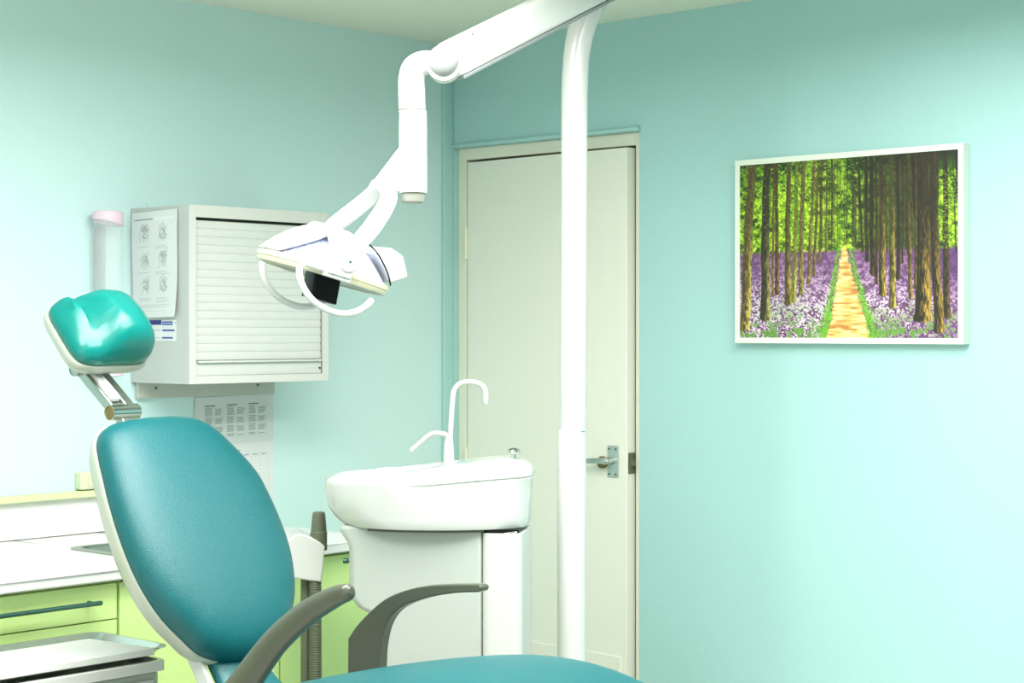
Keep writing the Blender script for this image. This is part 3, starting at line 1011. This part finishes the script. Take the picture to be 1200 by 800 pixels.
ya_ = 0.27
upper = crom([(0.153, 0.745), (0.185, 0.782), (0.247, 0.832), (0.30, 0.858), (0.367, 0.877), (0.44, 0.887), (0.515, 0.894)], 5)
tip = [(0.523, 0.892), (0.526, 0.887), (0.523, 0.881)]
lower = crom([(0.515, 0.878), (0.45, 0.870), (0.367, 0.851), (0.30, 0.824), (0.266, 0.790), (0.250, 0.745), (0.245, 0.69), (0.243, 0.54)], 5)
ol_ = [(0.150, 0.54)] + upper + tip + lower
b = B()
loft(b, [[(x, ya_ - 0.013, z) for x, z in ol_], [(x, ya_ + 0.013, z) for x, z in ol_]])
obj('armrest', b, M['arm'], chair, label='far grey armrest beside the basin unit', bevel=0.0075, bseg=4)
yb_ = -0.25
b = sweep_arm([(0.30, yb_, 0.62), (0.325, yb_, 0.70), (0.385, yb_, 0.772), (0.452, yb_, 0.842), (0.53, yb_, 0.900), (0.60, yb_, 0.936), (0.628, yb_, 0.946)],
              [(0.034, 0.022), (0.034, 0.022), (0.030, 0.022), (0.026, 0.021), (0.023, 0.020), (0.019, 0.018), (0.016, 0.016)], None)
obj('armrest', b, M['arm'], chair, label='near grey armrest tilted up beside the seat')
# hidden base structure below the seat
b = B()
for s in (-1, 1):
    box(b, (0.16, 0.015 + s * 0.235 - 0.012, 0.50), (0.34, 0.015 + s * 0.235 + 0.012, 0.62))
box(b, (0.12, -0.2, 0.46), (0.62, 0.23, 0.60))
obj('seat_carriage', b, M['shell'], chair, bevel=0.015, bseg=3)
b = B()
tube(b, [(0.34, 0.015, 0.50), (0.42, 0.015, 0.30), (0.36, 0.015, 0.06)], [(0.13, 0.09), (0.10, 0.08), (0.13, 0.1)], up=(0, 1, 0.01), seg=28, power=3, endcap=False)
obj('lift_column', b, M['shell'], chair)
b = B()
ol = rrect(0.02, -0.24, 0.95, 0.27, 0.1, 8)
il = rrect(0.05, -0.21, 0.92, 0.24, 0.08, 8)
loft(b, [[(x, y, 0.0) for x, y in ol], [(x, y, 0.04) for x, y in ol], [(x, y, 0.065) for x, y in il]])
obj('floor_plate', b, M['shell'], chair)

# --- headrest stalk
def barrel(y0, y1, x, z, r, m_, name, par, lab=None):
    b_ = B()
    lathe(b_, [(r * 0.2, y0 - 0.001), (r * 0.86, y0 - 0.001), (r * 0.9, y0 - 0.0025), (r, y0 - 0.002), (r, y1), (r * 0.9, y1 + 0.002), (0.001, y1 + 0.002)], (x, 0, z), (0, 1, 0), 36)
    return obj(name, b_, m_, par, label=lab)


lo = Vector((-0.218, 0, 1.236)); hi_ = Vector((-0.338, 0, 1.328))
d = (hi_ - lo).normalized()
nn = Vector((-d.z, 0, d.x)) * -1
b = B()
yn, yf = -0.082, -0.018
for y0, y1, tn in ((yn, yn + 0.007, 0.0115), (yf - 0.026, yf, 0.0115), (yn + 0.007, yf - 0.026, 0.004)):
    loft(b, [[lo + d * a + nn * q + Vector((0, y, 0)) for a, q in ((-0.005, -tn), (0.172, -tn), (0.172, tn), (-0.005, tn))] for y in (y0, y1)])
stalk = obj('headrest_stalk', b, M['steel'], chair, bevel=0.003)
b = B()
loft(b, [[lo + d * a + nn * q + Vector((0, y, 0)) for a, q in ((0.028, 0.004), (0.13, 0.004), (0.13, 0.019), (0.028, 0.019))] for y in (yn + 0.009, yf - 0.028)])
obj('stalk_cover', b, M['white'], stalk, bevel=0.005, bseg=3, label='white insert on the stalk')
barrel(-0.088, -0.016, lo.x, lo.z, 0.0175, M['chrome'], 'pivot_barrel', chair, 'chrome pivot at the top of the backrest')
barrel(-0.0895, -0.0885, lo.x, lo.z, 0.0150, M['brass'], 'pivot_cap', chair)
barrel(-0.088, 0.0, hi_.x, hi_.z, 0.0165, M['steel'], 'pivot_barrel', chair)

b = B(); box(b, (-0.232, -0.066, 1.15), (-0.208, -0.034, 1.222))
bmesh.ops.rotate(b, verts=b.verts, cent=(-0.22, -0.05, 1.225), matrix=Matrix.Rotation(-0.5, 3, 'Y'))
obj('neck_bracket', b, M['steel'], chair, bevel=0.003)

# --- headrest cushion
HR = math.radians(43)
hu = Vector((-math.sin(HR), 0, math.cos(HR)))
hn = Vector((math.cos(HR), 0, math.sin(HR)))
HC = Vector((-0.326, -0.044, 1.388))
hw_, hl_ = 0.103, 0.088
hout = seout(hw_, hl_, 5.0, 96)


def headp(w, v, n):
    return HC + Vector((0, 1, 0)) * w + hu * v + hn * n


b = B()
rings = []
for s, k in ((0.9, 0.0), (0.97, 0.03), (1.0, 0.14), (1.005, 0.3), (0.98, 0.48), (0.93, 0.64), (0.86, 0.77), (0.76, 0.87), (0.64, 0.94), (0.5, 0.98), (0.34, 1.0), (0.18, 1.0), (0.05, 1.0)):
    ring = []
    for w, v in hout:
        ww, vv_ = w * s, v * s
        lobes = 0.056 + 0.050 * smoothstep(-0.058, -0.005, ww) + 0.026 * math.exp(-((ww + 0.072) / 0.015) ** 2) * smoothstep(-0.07, 0.05, vv_)
        lobes -= 0.16 * max(0, vv_) + 0.010 * smoothstep(0.03, 0.1, ww)
        ring.append(headp(ww, vv_, 0.012 + k * lobes))
    rings.append(ring)
loft(b, rings)
hr = obj('headrest', b, M['teal2'], chair, label='bright teal head cushion with two lobes')
b = B()
rings = []
for s, n in ((0.35, -0.024), (0.8, -0.022), (0.95, -0.014), (1.03, 0.0), (1.04, 0.010), (1.02, 0.015), (0.9, 0.014), (0.4, 0.012)):
    rings.append([headp(w * s, v * s, n) for w, v in hout])
loft(b, rings)
obj('headrest_shell', b, M['shell'], chair, label='pale shell behind the head cushion')

# ================================================================== BASIN UNIT (cuspidor)
CY = 4.38
c0 = at(503, 615, CY)
cux = (RV * math.cos(math.radians(8)) - FV * math.sin(math.radians(8)))
ang_c = math.atan2(cux.y, cux.x)
cus = thing('basin_unit', 'white rinse basin unit with spout, standing behind the dental chair', 'basin unit', (c0.x, c0.y, 0), ang_c)
# local: x = to the right, y = away, z up. scale 477 px/m
ZB = 0.937
hx_, hy_ = 0.259, 0.165
b = B()


def bowl_out(grow_l=0.0, sc=1.0, seg=72):
    res = []
    for j in range(seg):
        a = 2 * PI * j / seg
        c, s = math.cos(a), math.sin(a)
        e = 2.3 if c < 0 else 3.2
        x = (hx_ - (grow_l if c < 0 else 0.004 * (grow_l > 0))) * math.copysign(abs(c) ** (2 / e), c)
        y = hy_ * math.copysign(abs(s) ** (2 / e), s)
        y *= 1 - 0.18 * smoothstep(0.0, 0.26, x)
        res.append((x * sc, y * sc))
    return res


def groove(x):
    return 1.036 + 0.022 * smoothstep(-0.1, 0.26, x)


def topz(x, y, s):
    rise = 0.022 + 0.022 * min(1, max(0, (x + 0.25) / 0.42))
    dome = math.sqrt(max(0, 1 - s ** 7))
    z = groove(x) + 0.006 + rise * dome
    dd = ((x + 0.085) / 0.150) ** 2 + (y / 0.125) ** 2
    if dd < 1:
        z -= 0.075 * (1 - dd) ** 0.6 * (1 if dd < 1 else 0)
    return z


rings = []
for zf, gl, sc in ((0.0, 0.052, 0.90), (0.02, 0.045, 0.965), (0.10, 0.036, 0.985), (0.25, 0.022, 0.99), (0.45, 0.010, 0.995), (0.65, 0.004, 1.0), (0.85, 0.001, 1.0), (0.985, 0, 1.0)):
    rings.append([(x, y, ZB + (groove(x) - ZB) * zf) for x, y in bowl_out(gl, sc)])
ob = bowl_out()
rings.append([(x * (1 - 0.014 * smoothstep(-0.08, 0.12, x)), y * (1 - 0.03 * smoothstep(-0.08, 0.12, x)), groove(x) + 0.001) for x, y in ob])
rings.append([(x, y, groove(x) + 0.004) for x, y in ob])
for s in (0.999, 0.99, 0.97, 0.94, 0.90, 0.86, 0.82, 0.78, 0.72, 0.66, 0.6, 0.52, 0.44, 0.36, 0.28, 0.2, 0.12, 0.04):
    rings.append([(x * s, y * s, topz(x * s, y * s, s)) for x, y in ob])
loft(b, rings)
bowl = obj('bowl', b, M['porc'], cus, label='glossy white porcelain bowl')
# seal between bowl and body
b = B()
loft(b, [[(x * 0.95 - 0.004, y * 0.84, z) for x, y in bowl_out(0.05)] for z in (ZB - 0.006, ZB + 0.004)])
obj('bowl_seal', b, M['hose'], cus)
# body below, outline in x-z


def bx_(px):
    return (px - 503) / 477.0


def bz_(py):
    return 1.41 - (py - 388) / 487.0


pts = [(408, 616), (408, 622), (414, 631), (419, 640), (419, 690), (422, 702), (430, 712), (444, 719), (455, 724), (455, 900), (573.5, 900), (573.5, 616)]
b = B()
loft(b, [[(bx_(x) + (0.008 if k in (0, 3) else 0) * (1 if x < 500 else -0), yy, bz_(y)) for x, y in pts] for k, yy in enumerate((-0.115, -0.105, 0.10, 0.11))])
obj('body', b, M['unit'], cus, bevel=0.008, bseg=3)
b = B(); box(b, (bx_(455), -0.11, 0.0), (bx_(572), 0.105, bz_(895))); obj('plinth', b, M['unit'], cus, bevel=0.004)
b = B()
oc = rrect(bx_(574), -0.124, bx_(620), 0.09, 0.022, 6)
loft(b, [[(x, y, z) for x, y in oc] for z in (0.0, 0.930)])
obj('column', b, M['white'], cus, bevel=0.002)
b = B(); loft(b, [[(x, y, z) for x, y in rrect(bx_(574), -0.118, bx_(616), 0.06, 0.018, 6)] for z in (0.929, 0.939)])
obj('recess_shade', b, M['black'], cus)  # black slab puts in the shade of the gap above the column
b = B(); tube(b, [(bx_(600), -0.12, 0.927), (bx_(613), -0.115, 0.932)], 0.004, seg=10, smooth=0); obj('hinge_pin', b, M['chrome'], cus)
b = B()
lathe(b, [(0.004, 0), (0.007, 0.003), (0.007, 0.012), (0.005, 0.013), (0.005, 0.026), (0.0065, 0.028), (0.0065, 0.038), (0.001, 0.039)], (bx_(424), -0.05, bz_(661)), (-1, 0, 0.0), 18)
obj('hose_nipple', b, M['hand'], cus, label='small metal hose nipple on the side')
# spouts
sx_ = bx_(520)
zz = topz(sx_, 0.06, 0.5)
yS = 0.075


def sp(px, py):
    return (bx_(px) * 1.02, yS, 1.41 - (py - 388) / 468.0)


b = B()
lathe(b, [(0.019, 0), (0.019, 0.004), (0.0145, 0.005), (0.0135, 0.04), (0.0115, 0.07), (0.008, 0.085)], (sx_, yS, zz - 0.004), seg=28)
spb = obj('spout_base', b, M['white'], cus)
b = B()
tube(b, [sp(521, 530), sp(522, 500), sp(524, 470), sp(526, 457), sp(533, 449), sp(543, 447), sp(553, 448), sp(561, 453), sp(563, 461), sp(563, 471)], 0.0066, up=(0, 1, 0.001), seg=16)
obj('glass_filler_spout', b, M['white'], cus, label='tall hooked white spout')
b = B()
tube(b, [sp(520, 511), sp(514, 508), sp(504, 507), sp(496, 510), sp(486, 518), sp(476, 527)], 0.0062, up=(0, 1, 0.001), seg=16)
obj('bowl_rinse_spout', b, M['white'], cus, label='short bent white spout')
zc = topz(bx_(602), 0.0, 0.8) - 0.004
b = B()
lathe(b, [(0.015, -0.003), (0.015, 0.0015), (0.012, 0.003), (0.006, 0.003), (0.006, 0.012), (0.013, 0.014), (0.016, 0.018), (0.0145, 0.023), (0.008, 0.027), (0.0005, 0.028)], (bx_(603), 0.0, zc), seg=32)
obj('push_button', b, M['chrome'], cus, label='chrome mushroom button')

# ================================================================== HOSE HOLDER
HY = 4.42
h0 = at(362, 700, HY)
hh = thing('suction_hose_holder', 'white suction hose holder with grey hose, between backrest and basin unit', 'hose holder', (h0.x, h0.y, 0), ang_c)


def hp_(px, py, dy=0.0):
    p = at(px, py, HY)
    return p + FV * dy


b = B()
front = [(341, 631), (345, 627), (350, 625.5), (356, 626), (364, 629), (373, 634), (381, 640), (377, 682), (363, 680.5), (347, 678), (335, 676), (335, 636)]
back = [(x - 9, y - 8) for x, y in front]
dirb = -RV * 0.018 + FV * 0.075 + Vector((0, 0, 0.004))
loft(b, [[hp_(x, y) for x, y in front], [hp_(x, y) + dirb for x, y in front]])
obj('holder_block', b, M['white'], hh, 'W', bevel=0.004, bseg=3)
b = B()
cen = hp_(372, 601, 0.03)
lathe(b, [(0.0, 0.0), (0.012, 0.0), (0.015, -0.002), (0.0165, -0.01), (0.0195, -0.045), (0.0195, -0.048), (0.021, -0.05), (0.021, -0.095)], cen, seg=28)
obj('nozzle', b, M['hose'], hh, 'W', label='grey tapered suction nozzle')
b = B()
pr = []
zt, zbm = 1.41 - (680 - 388) / 472.0, 0.15
ztop = zt + 0.01
n_r = 110
for i in range(n_r):
    z = ztop - (ztop - zbm) * i / (n_r - 1)
    taper = 0.0155 + 0.004 * (ztop - z)
    for q, rr_ in ((0, 1.0), (0.35, 1.0), (0.5, 0.90), (0.85, 0.90)):
        pr.append((taper * rr_, z - q * (ztop - zbm) / (n_r - 1)))
cc = hp_(368.5, 700, 0.02)
lathe(b, pr, (cc.x, cc.y, 0), seg=22)
obj('corrugated_hose', b, M['hose'], hh, 'W', angle=80, label='grey corrugated hose')
b = B()
pc_ = hp_(356, 700, 0.045)
tube(b, [(pc_.x, pc_.y, ztop), (pc_.x, pc_.y, 0.03)], [(0.013, 0.013), (0.013, 0.013)], seg=18, smooth=0)
lathe(b, [(0.09, 0), (0.09, 0.012), (0.03, 0.03)], (pc_.x, pc_.y, 0), seg=32)
obj('stand_post', b, M['hose'], hh, 'W')

# ================================================================== SUPPORT POLE
PY = 4.47
p0 = at(670, 700, PY)
pole = thing('support_pole', 'tall white telescopic support pole in front of the door', 'pole', (p0.x, p0.y, 0))
zj = 1.41 - (503 - 388) / (FPX / PY)
b = B()
lathe(b, [(0.0362, 0.03), (0.0362, zj - 0.006), (0.0345, zj)], (p0.x, p0.y, 0), seg=48)
obj('lower_sleeve', b, M['white'], pole, 'W')
b = B(); lathe(b, [(0.09, 0), (0.09, 0.015), (0.05, 0.03)], (p0.x, p0.y, 0), seg=48); obj('foot_flange', b, M['white'], pole, 'W')
b = B()
q = at(672.5, 500, PY)
path = [(p0.x, p0.y, zj - 0.05), tuple(at(672, 440, PY)), tuple(at(673, 250, PY)), tuple(at(673, 150, PY)), tuple(at(673.5, 100, PY)), tuple(at(676, 62, PY)),
        tuple(at(683, 30, PY)), tuple(at(695, 2, PY)), tuple(at(712, -20, PY))]
path[0] = (at(671.5, 500, PY).x, at(671.5, 500, PY).y, zj - 0.03)
tube(b, path, [0.033] * 6 + [0.034, 0.0345, 0.033], up=(FV.x, FV.y, 0.001), seg=40, smooth=8, endcap=False)
obj('upper_tube', b, M['white'], pole, 'W')
b = B(); pm = at(683, 505.5, PY - 0.035); tube(b, [pm - RV * 0.004, pm + RV * 0.004], 0.0015, seg=8, smooth=0); obj('grub_screw', b, M['hand'], pole, 'W')

# ================================================================== OPERATING LIGHT
LY = 3.85
sL = FPX / LY
org = at(378, 318, LY)
lamp = thing('operating_light', 'white dental operating light with curved handles hanging from a jointed arm', 'dental light', tuple(org))
# long box arm from the joint up to the pole head
A0 = at(520, 74, LY + 0.03)
A1 = at(742, -38, PY - 0.02)
ad = (A1 - A0).normalized()
aside = ad.cross(Vector((0, 0, 1))).normalized()
aup = aside.cross(ad).normalized()
Larm = (A1 - A0).length
b = B()
rings = []
for s_, hgt, wid in ((0.012, 0.030, 0.024), (0.02, 0.038, 0.028), (0.03, 0.0395, 0.029), (Larm * 0.5, 0.0395, 0.030), (Larm, 0.0395, 0.030)):
    ring = []
    for x, y in seout(wid, hgt, 5, 40):
        ring.append(A0 + ad * s_ + aside * x + aup * y)
    rings.append(ring)
loft(b, rings)
arm_ = obj('spring_arm', b, M['white'], lamp, 'W')
for px, py in ((583, 36), (590, 49)):
    b = B(); c_ = at(px, py, LY + 0.02); tt = (c_ - A0).dot(ad); cc_ = A0 + ad * tt - aside * 0.0
    off = (c_ - A0) - ad * tt
    pos = A0 + ad * tt + aup * off.dot(aup)
    sgn = -1 if (CAM - A0).dot(aside) < 0 else 1
    lathe(b, [(0.0028, -0.001), (0.0028, 0.0006), (0.001, 0.0008)], pos + aside * sgn * 0.0285, aside * sgn, 12)
    obj('arm_screw', b, M['hand'], arm_, 'W')
# lower trim strip under the arm
b = B()
loft(b, [[A0 + ad * s_ + aside * x + aup * y for x, y in ((-0.026, -0.0385), (0.026, -0.0385), (0.024, -0.047), (-0.024, -0.047))] for s_ in (0.025, Larm * 0.97)])
obj('arm_underside', b, M['joint'], lamp, 'W', bevel=0.002)
# joint discs
JC = at(520, 73, LY)
b = B()
lathe(b, [(0.001, -0.047), (0.014, -0.046), (0.024, -0.043), (0.0305, -0.037), (0.033, -0.030), (0.033, 0.03), (0.028, 0.036), (0.001, 0.038)], JC, FV, 44)
obj('arm_joint', b, M['joint'], lamp, 'W', label='light grey disc joint')
b = B()
lathe(b, [(0.02, -0.028), (0.0365, -0.026), (0.0365, 0.022), (0.02, 0.024)], JC + FV * 0.004 - Vector((0, 0, 0.006)), FV, 44)
obj('joint_collar', b, M['white'], lamp, 'W')
# elbow and vertical tube
b = B()
el = [at(483, 131, LY), at(482.5, 110, LY), at(482.5, 92, LY), at(486, 80, LY), at(497, 74, LY), at(512, 73, LY)]
tube(b, el, [0.0290, 0.0290, 0.0285, 0.0275, 0.0265, 0.023], up=(FV.x, FV.y, 0.001), seg=40, endcap=False)
obj('elbow', b, M['white'], lamp, 'W')
b = B(); pe = at(483, 129, LY); lathe(b, [(0.026, -0.0012), (0.0302, -0.0012), (0.0302, 0.0012), (0.026, 0.0012)], pe, seg=44); obj('seam_ring', b, M['hose'], lamp, 'W')
vt = at(484, 128, LY)
b = B()
zt_, zb_ = at(484, 129, LY).z, at(484, 226, LY).z
lathe(b, [(0.024, zt_), (0.0295, zt_ - 0.0015), (0.0300, zt_ - 0.02), (0.0305, zb_ + 0.01), (0.0300, zb_), (0.02, zb_)], (vt.x, vt.y, 0), seg=44)
obj('swivel_tube', b, M['white'], lamp, 'W')
b = B(); m1 = at(494, 139, LY - 0.028); tube(b, [m1 - RV * 0.008, m1 + RV * 0.007], 0.0008, seg=6, smooth=0); obj('seam_mark', b, M['joint'], lamp, 'W')
b = B()
zk = at(484, 238, LY).z
rings = []
for r0, z in ((0.0255, zb_), (0.026, zb_ - 0.006), (0.0235, zk + 0.003), (0.020, zk), (0.002, zk)):
    rings.append([(vt.x + (r0 - 0.0012 * (j % 2) * (r0 > 0.01)) * math.cos(2 * PI * j / 64), vt.y + (r0 - 0.0012 * (j % 2) * (r0 > 0.01)) * math.sin(2 * PI * j / 64), z) for j in range(64)])
loft(b, rings)
obj('tension_knob', b, M['knob'], lamp, 'W', angle=20, label='ribbed grey knob')
# fin bracket from the tube
b = B()
fin = [(473, 174), (470, 172), (466, 176), (437, 214), (440, 222), (449, 225), (480, 225), (480, 174)]
loft(b, [[at(x, y, LY) + FV * dy for x, y in fin] for dy in (-0.016, 0.016)])
obj('fin_bracket', b, M['white'], lamp, 'W', bevel=0.004, bseg=3)
# lamp head frame: ex along the long rim (right and away, dropping 15 degrees), ey away, ez out of the back
ca_, sa_ = math.cos(math.radians(27)), math.sin(math.radians(27))
exh = RV * ca_ + FV * sa_
ey = -RV * sa_ + FV * ca_
tl = math.radians(15.5)
ex = exh * math.cos(tl) - Vector((0, 0, 1)) * math.sin(tl)
ey = (ey + Vector((0, 0, 1)) * 0.075).normalized()
ex = (ex - ey * ex.dot(ey)).normalized()
ez = ex.cross(ey).normalized()


def hd_(x, y, z):
    return org + ex * x + ey * y + ez * z


HXr, HYr = 0.146, 0.112
ho = seout(HXr, HYr, 2.25, 72)
# dome (reflector shell), hollow
def dome_layers(off):
    res = []
    for k in range(12):
        s = 1 - 0.97 * k / 11
        z = 0.086 * (1 - s ** 2.1)
        res.append((s, z))
    return res


b = B()
rings = [[hd_(x * s * 0.985, y * s * 0.985, 0.002 + z) for x, y in ho] for s, z in dome_layers(0)]
rin = [[hd_(x * s * 0.955, y * s * 0.955, z * 0.95) for x, y in ho] for s, z in reversed(dome_layers(0))]
loft(b, rings + rin, cap=False)
obj('reflector_shell', b, M['reflector'], lamp, 'W', label='silvery faceted reflector dish')
# added white shell, stands for the bright upper part of the translucent dish
b = B()
cov = []
for s, z in dome_layers(0):
    ring = []
    for x, y in ho:
        ring.append(hd_(x * s * 1.0, y * s * 1.0, 0.010 + z * 1.02))
    cov.append(ring)
loft(b, cov, cap=False)
# the shell spans the left end and the crown; the dish shows below its slanting lower edge
cut = lambda p, n: bmesh.ops.bisect_plane(b, geom=b.verts[:] + b.edges[:] + b.faces[:], plane_co=p, plane_no=n, clear_outer=True)
cut(hd_(0.004, 0, 0), ex)
cut(hd_(-0.13, 0, 0.010), (ex * 0.62 - ez).normalized())
oc_ = obj('bright_dome_shell', b, M['white'], lamp, 'W', label='bright white upper part of the dish')
so = oc_.modifiers.new('solid', 'SOLIDIFY'); so.thickness = 0.003; so.offset = 1
# rim and clear front shield
b = B()
loft(b, [[hd_(x * k, y * k, z) for x, y in ho] for k, z in ((0.94, 0.008), (1.0, 0.009), (1.02, 0.004), (1.025, -0.002), (1.01, -0.004), (1.005, -0.010), (0.985, -0.014), (0.94, -0.013), (0.93, -0.005), (0.94, 0.008))], cap=False)
obj('shield_rim', b, M['rim'], lamp, 'W', label='yellowed clear rim')
b = B()
loft(b, [[hd_(x * 0.94, y * 0.94, z) for x, y in ho] for z in (-0.009, -0.0115)])
obj('front_shield', b, M['lens'], lamp, 'W')
# yoke band over the dome
BX, PX = -0.010, 0.002
b = B()
band = []
for k in range(25):
    a = -0.12 + (PI + 0.24) * k / 24
    c, s = math.cos(a), math.sin(a)
    yy_, zz_ = c * (HYr + 0.010), 0.004 + s * 0.088
    w0 = 0.026 + 0.012 * abs(s)
    t_out = 0.007
    nrm = Vector((0, c, s))
    band.append([hd_(-w0 + BX, yy_, zz_), hd_(w0 + BX, yy_, zz_), hd_(w0 + BX, yy_ + c * t_out, zz_ + s * t_out), hd_(-w0 + BX, yy_ + c * t_out, zz_ + s * t_out)])
loft(b, band)
obj('yoke_band', b, M['white'], lamp, 'W', bevel=0.003, bseg=3)
# pivot discs both sides
for s in (-1, 1):
    b = B()
    lathe(b, [(0.001, 0.02), (0.020, 0.019), (0.0245, 0.013), (0.0255, 0.0), (0.0255, -0.012)], hd_(PX, s * (HYr + 0.004), 0.028), ey * s, 36)
    pd = obj('pivot_disc', b, M['white'], lamp, 'W')
    b = B(); lathe(b, [(0.003, 0.0185), (0.003, 0.0205), (0.001, 0.021)], hd_(PX, s * (HYr + 0.004), 0.028), ey * s, 12); obj('pivot_screw', b, M['hand'], pd, 'W')
# fork prongs from the fin to the pivots
top = at(447, 216, LY)
for s in (-1, 1):
    b = B()
    pv = hd_(PX, s * (HYr + 0.012), 0.030)
    p1 = top + ey * s * 0.012
    pA = top + ey * s * (HYr * 0.50) - RV * 0.006 - Vector((0, 0, 0.030))
    pB = pv + (top - pv) * 0.45 + ey * s * 0.036 + RV * 0.006
    tube(b, [p1, pA, pB, pv + Vector((0, 0, 0.012)), pv], [(0.019, 0.010), (0.019, 0.009), (0.020, 0.008), (0.018, 0.007), (0.016, 0.006)],
         up=ey, seg=24, smooth=7, power=3)
    obj('fork_prong', b, M['white'], lamp, 'W')
# rear housing block to the right with gasket line
b = B()
hb = [(0.105, 0.054), (0.070, 0.092), (0.110, 0.096), (0.140, 0.088), (0.176, 0.046), (0.162, 0.012), (0.148, 0.010), (0.128, 0.034)]
hb = [(0.082, 0.070), (0.095, 0.083), (0.118, 0.090), (0.150, 0.081), (0.174, 0.040), (0.138, 0.016), (0.134, 0.020), (0.112, 0.046)]
loft(b, [[hd_(x, y, z) for x, z in hb] for y in (-0.055, -0.045, 0.045, 0.055)])
obj('rear_housing', b, M['white'], lamp, 'W', bevel=0.005, bseg=3)
b = B()
gk = [hd_(x, -0.060, z) for x, z in ((0.060, 0.083), (0.085, 0.070), (0.106, 0.052), (0.124, 0.032), (0.136, 0.012))]
tube(b, gk, 0.0018, up=ey, seg=8)
obj('gasket', b, M['black'], lamp, 'W')
# sensor/lamp box beneath
b = B()
loft(b, [[hd_(x, y, z) for x, y in rrect(-0.028 + dx, -0.035, 0.034 + dx, 0.03, 0.006, 3)] for z, dx in ((-0.008, 0), (-0.062, 0.006))])
obj('bulb_screen', b, M['black'], lamp, 'W', bevel=0.002, label='black bulb screen under the dish')
# handles
for s in (-1, 1):
    b = B()
    y0 = s * (HYr + 0.006)
    hpts = [(0.032, -0.004), (-0.002, -0.006), (-0.045, -0.007), (-0.057, -0.012), (-0.062, -0.026), (-0.052, -0.052), (-0.030, -0.077), (0.002, -0.094), (0.040, -0.098), (0.075, -0.085), (0.096, -0.062), (0.103, -0.048)]
    tube(b, [hd_(x * 1.05 - 0.030, y0, z * 0.90 + 0.006) for x, z in hpts], [(0.009, 0.0075)] * 3 + [0.0072] * 9, up=ey, seg=18, smooth=6)
    h_ = obj('handle', b, M['white'], lamp, 'W')
    b = B(); loft(b, [[hd_(x, y0 + dy * s, z) for x, z in ((-0.044, 0.008), (0.020, 0.008), (0.020, -0.015), (-0.044, -0.015))] for dy in (-0.006, 0.006)])
    br = obj('handle_bracket', b, M['white'], lamp, 'W', bevel=0.003)
    for x in (-0.024, 0.004):
        b = B(); lathe(b, [(0.0045, 0.006), (0.0045, 0.0075), (0.002, 0.0078)], hd_(x, y0, -0.004), ey * s, 14); obj('bracket_screw', b, M['steel'], br, 'W')

# ================================================================== LIGHTS
def area(name, loc, sx, sy, power, col=(1, 1, 1), rot=(0, 0, 0)):
    l = bpy.data.lights.new(name, 'AREA')
    l.shape = 'RECTANGLE'
    l.size, l.size_y = sx, sy
    l.energy = power
    l.color = col
    o = link(bpy.data.objects.new(name, l))
    o.location = loc
    o.rotation_euler = rot
    return o


for lx_, ly_, pw, lab in ((1.55, -2.4, 35, 'surface mounted ceiling light nearest the left wall'),
                         (2.35, -1.6, 34, 'surface mounted ceiling light in the middle, nearest the door wall'),
                         (3.7, -4.0, 15, 'surface mounted ceiling light furthest from the left wall')):
    cl = thing('ceiling_light', lab, 'light', (lx_, ly_, H - 0.12))
    b = B()
    wx, wy = 0.32, 0.92
    for x0, y0, x1, y1 in ((-wx - 0.01, -wy - 0.01, wx + 0.01, -wy), (-wx - 0.01, wy, wx + 0.01, wy + 0.01), (-wx - 0.01, -wy, -wx, wy), (wx, -wy, wx + 0.01, wy)):
        box(b, (x0, y0, 0.0), (x1, y1, 0.105))
    box(b, (-wx - 0.01, -wy - 0.01, 0.105), (wx + 0.01, wy + 0.01, 0.1195))
    obj('housing', b, M['white'], cl)
    area('ceiling_panel_light', (lx_, ly_, H - 0.105), 0.6, 1.8, pw, (1, 0.99, 0.96))
area('front_fill_light', (2.6, RY + 0.05, 1.35), 3.0, 1.6, 10, (1, 1, 1), (math.radians(90), 0, 0))  # added fill light at the front wall, which has no window

w = bpy.data.worlds.new('world')
bpy.context.scene.world = w
w.use_nodes = True
w.node_tree.nodes['Background'].inputs[0].default_value = (0.9, 1, 0.98, 1)
w.node_tree.nodes['Background'].inputs[1].default_value = 0.3

# ================================================================== CAMERA
cam = bpy.data.cameras.new('camera')
cam.lens = 36 * FPX / 1200
cam.sensor_width = 36
cam.shift_y = -12 / 1200
co = link(bpy.data.objects.new('camera', cam))
co.location = CAM
co.rotation_euler = (PI / 2, 0, YAW)
sc = bpy.context.scene
sc.camera = co
sc.view_settings.view_transform = 'Standard'
sc.view_settings.look = 'None'
sc.view_settings.gamma = 1
sc.view_settings.exposure = 0.86
sc.view_settings.use_curve_mapping = False
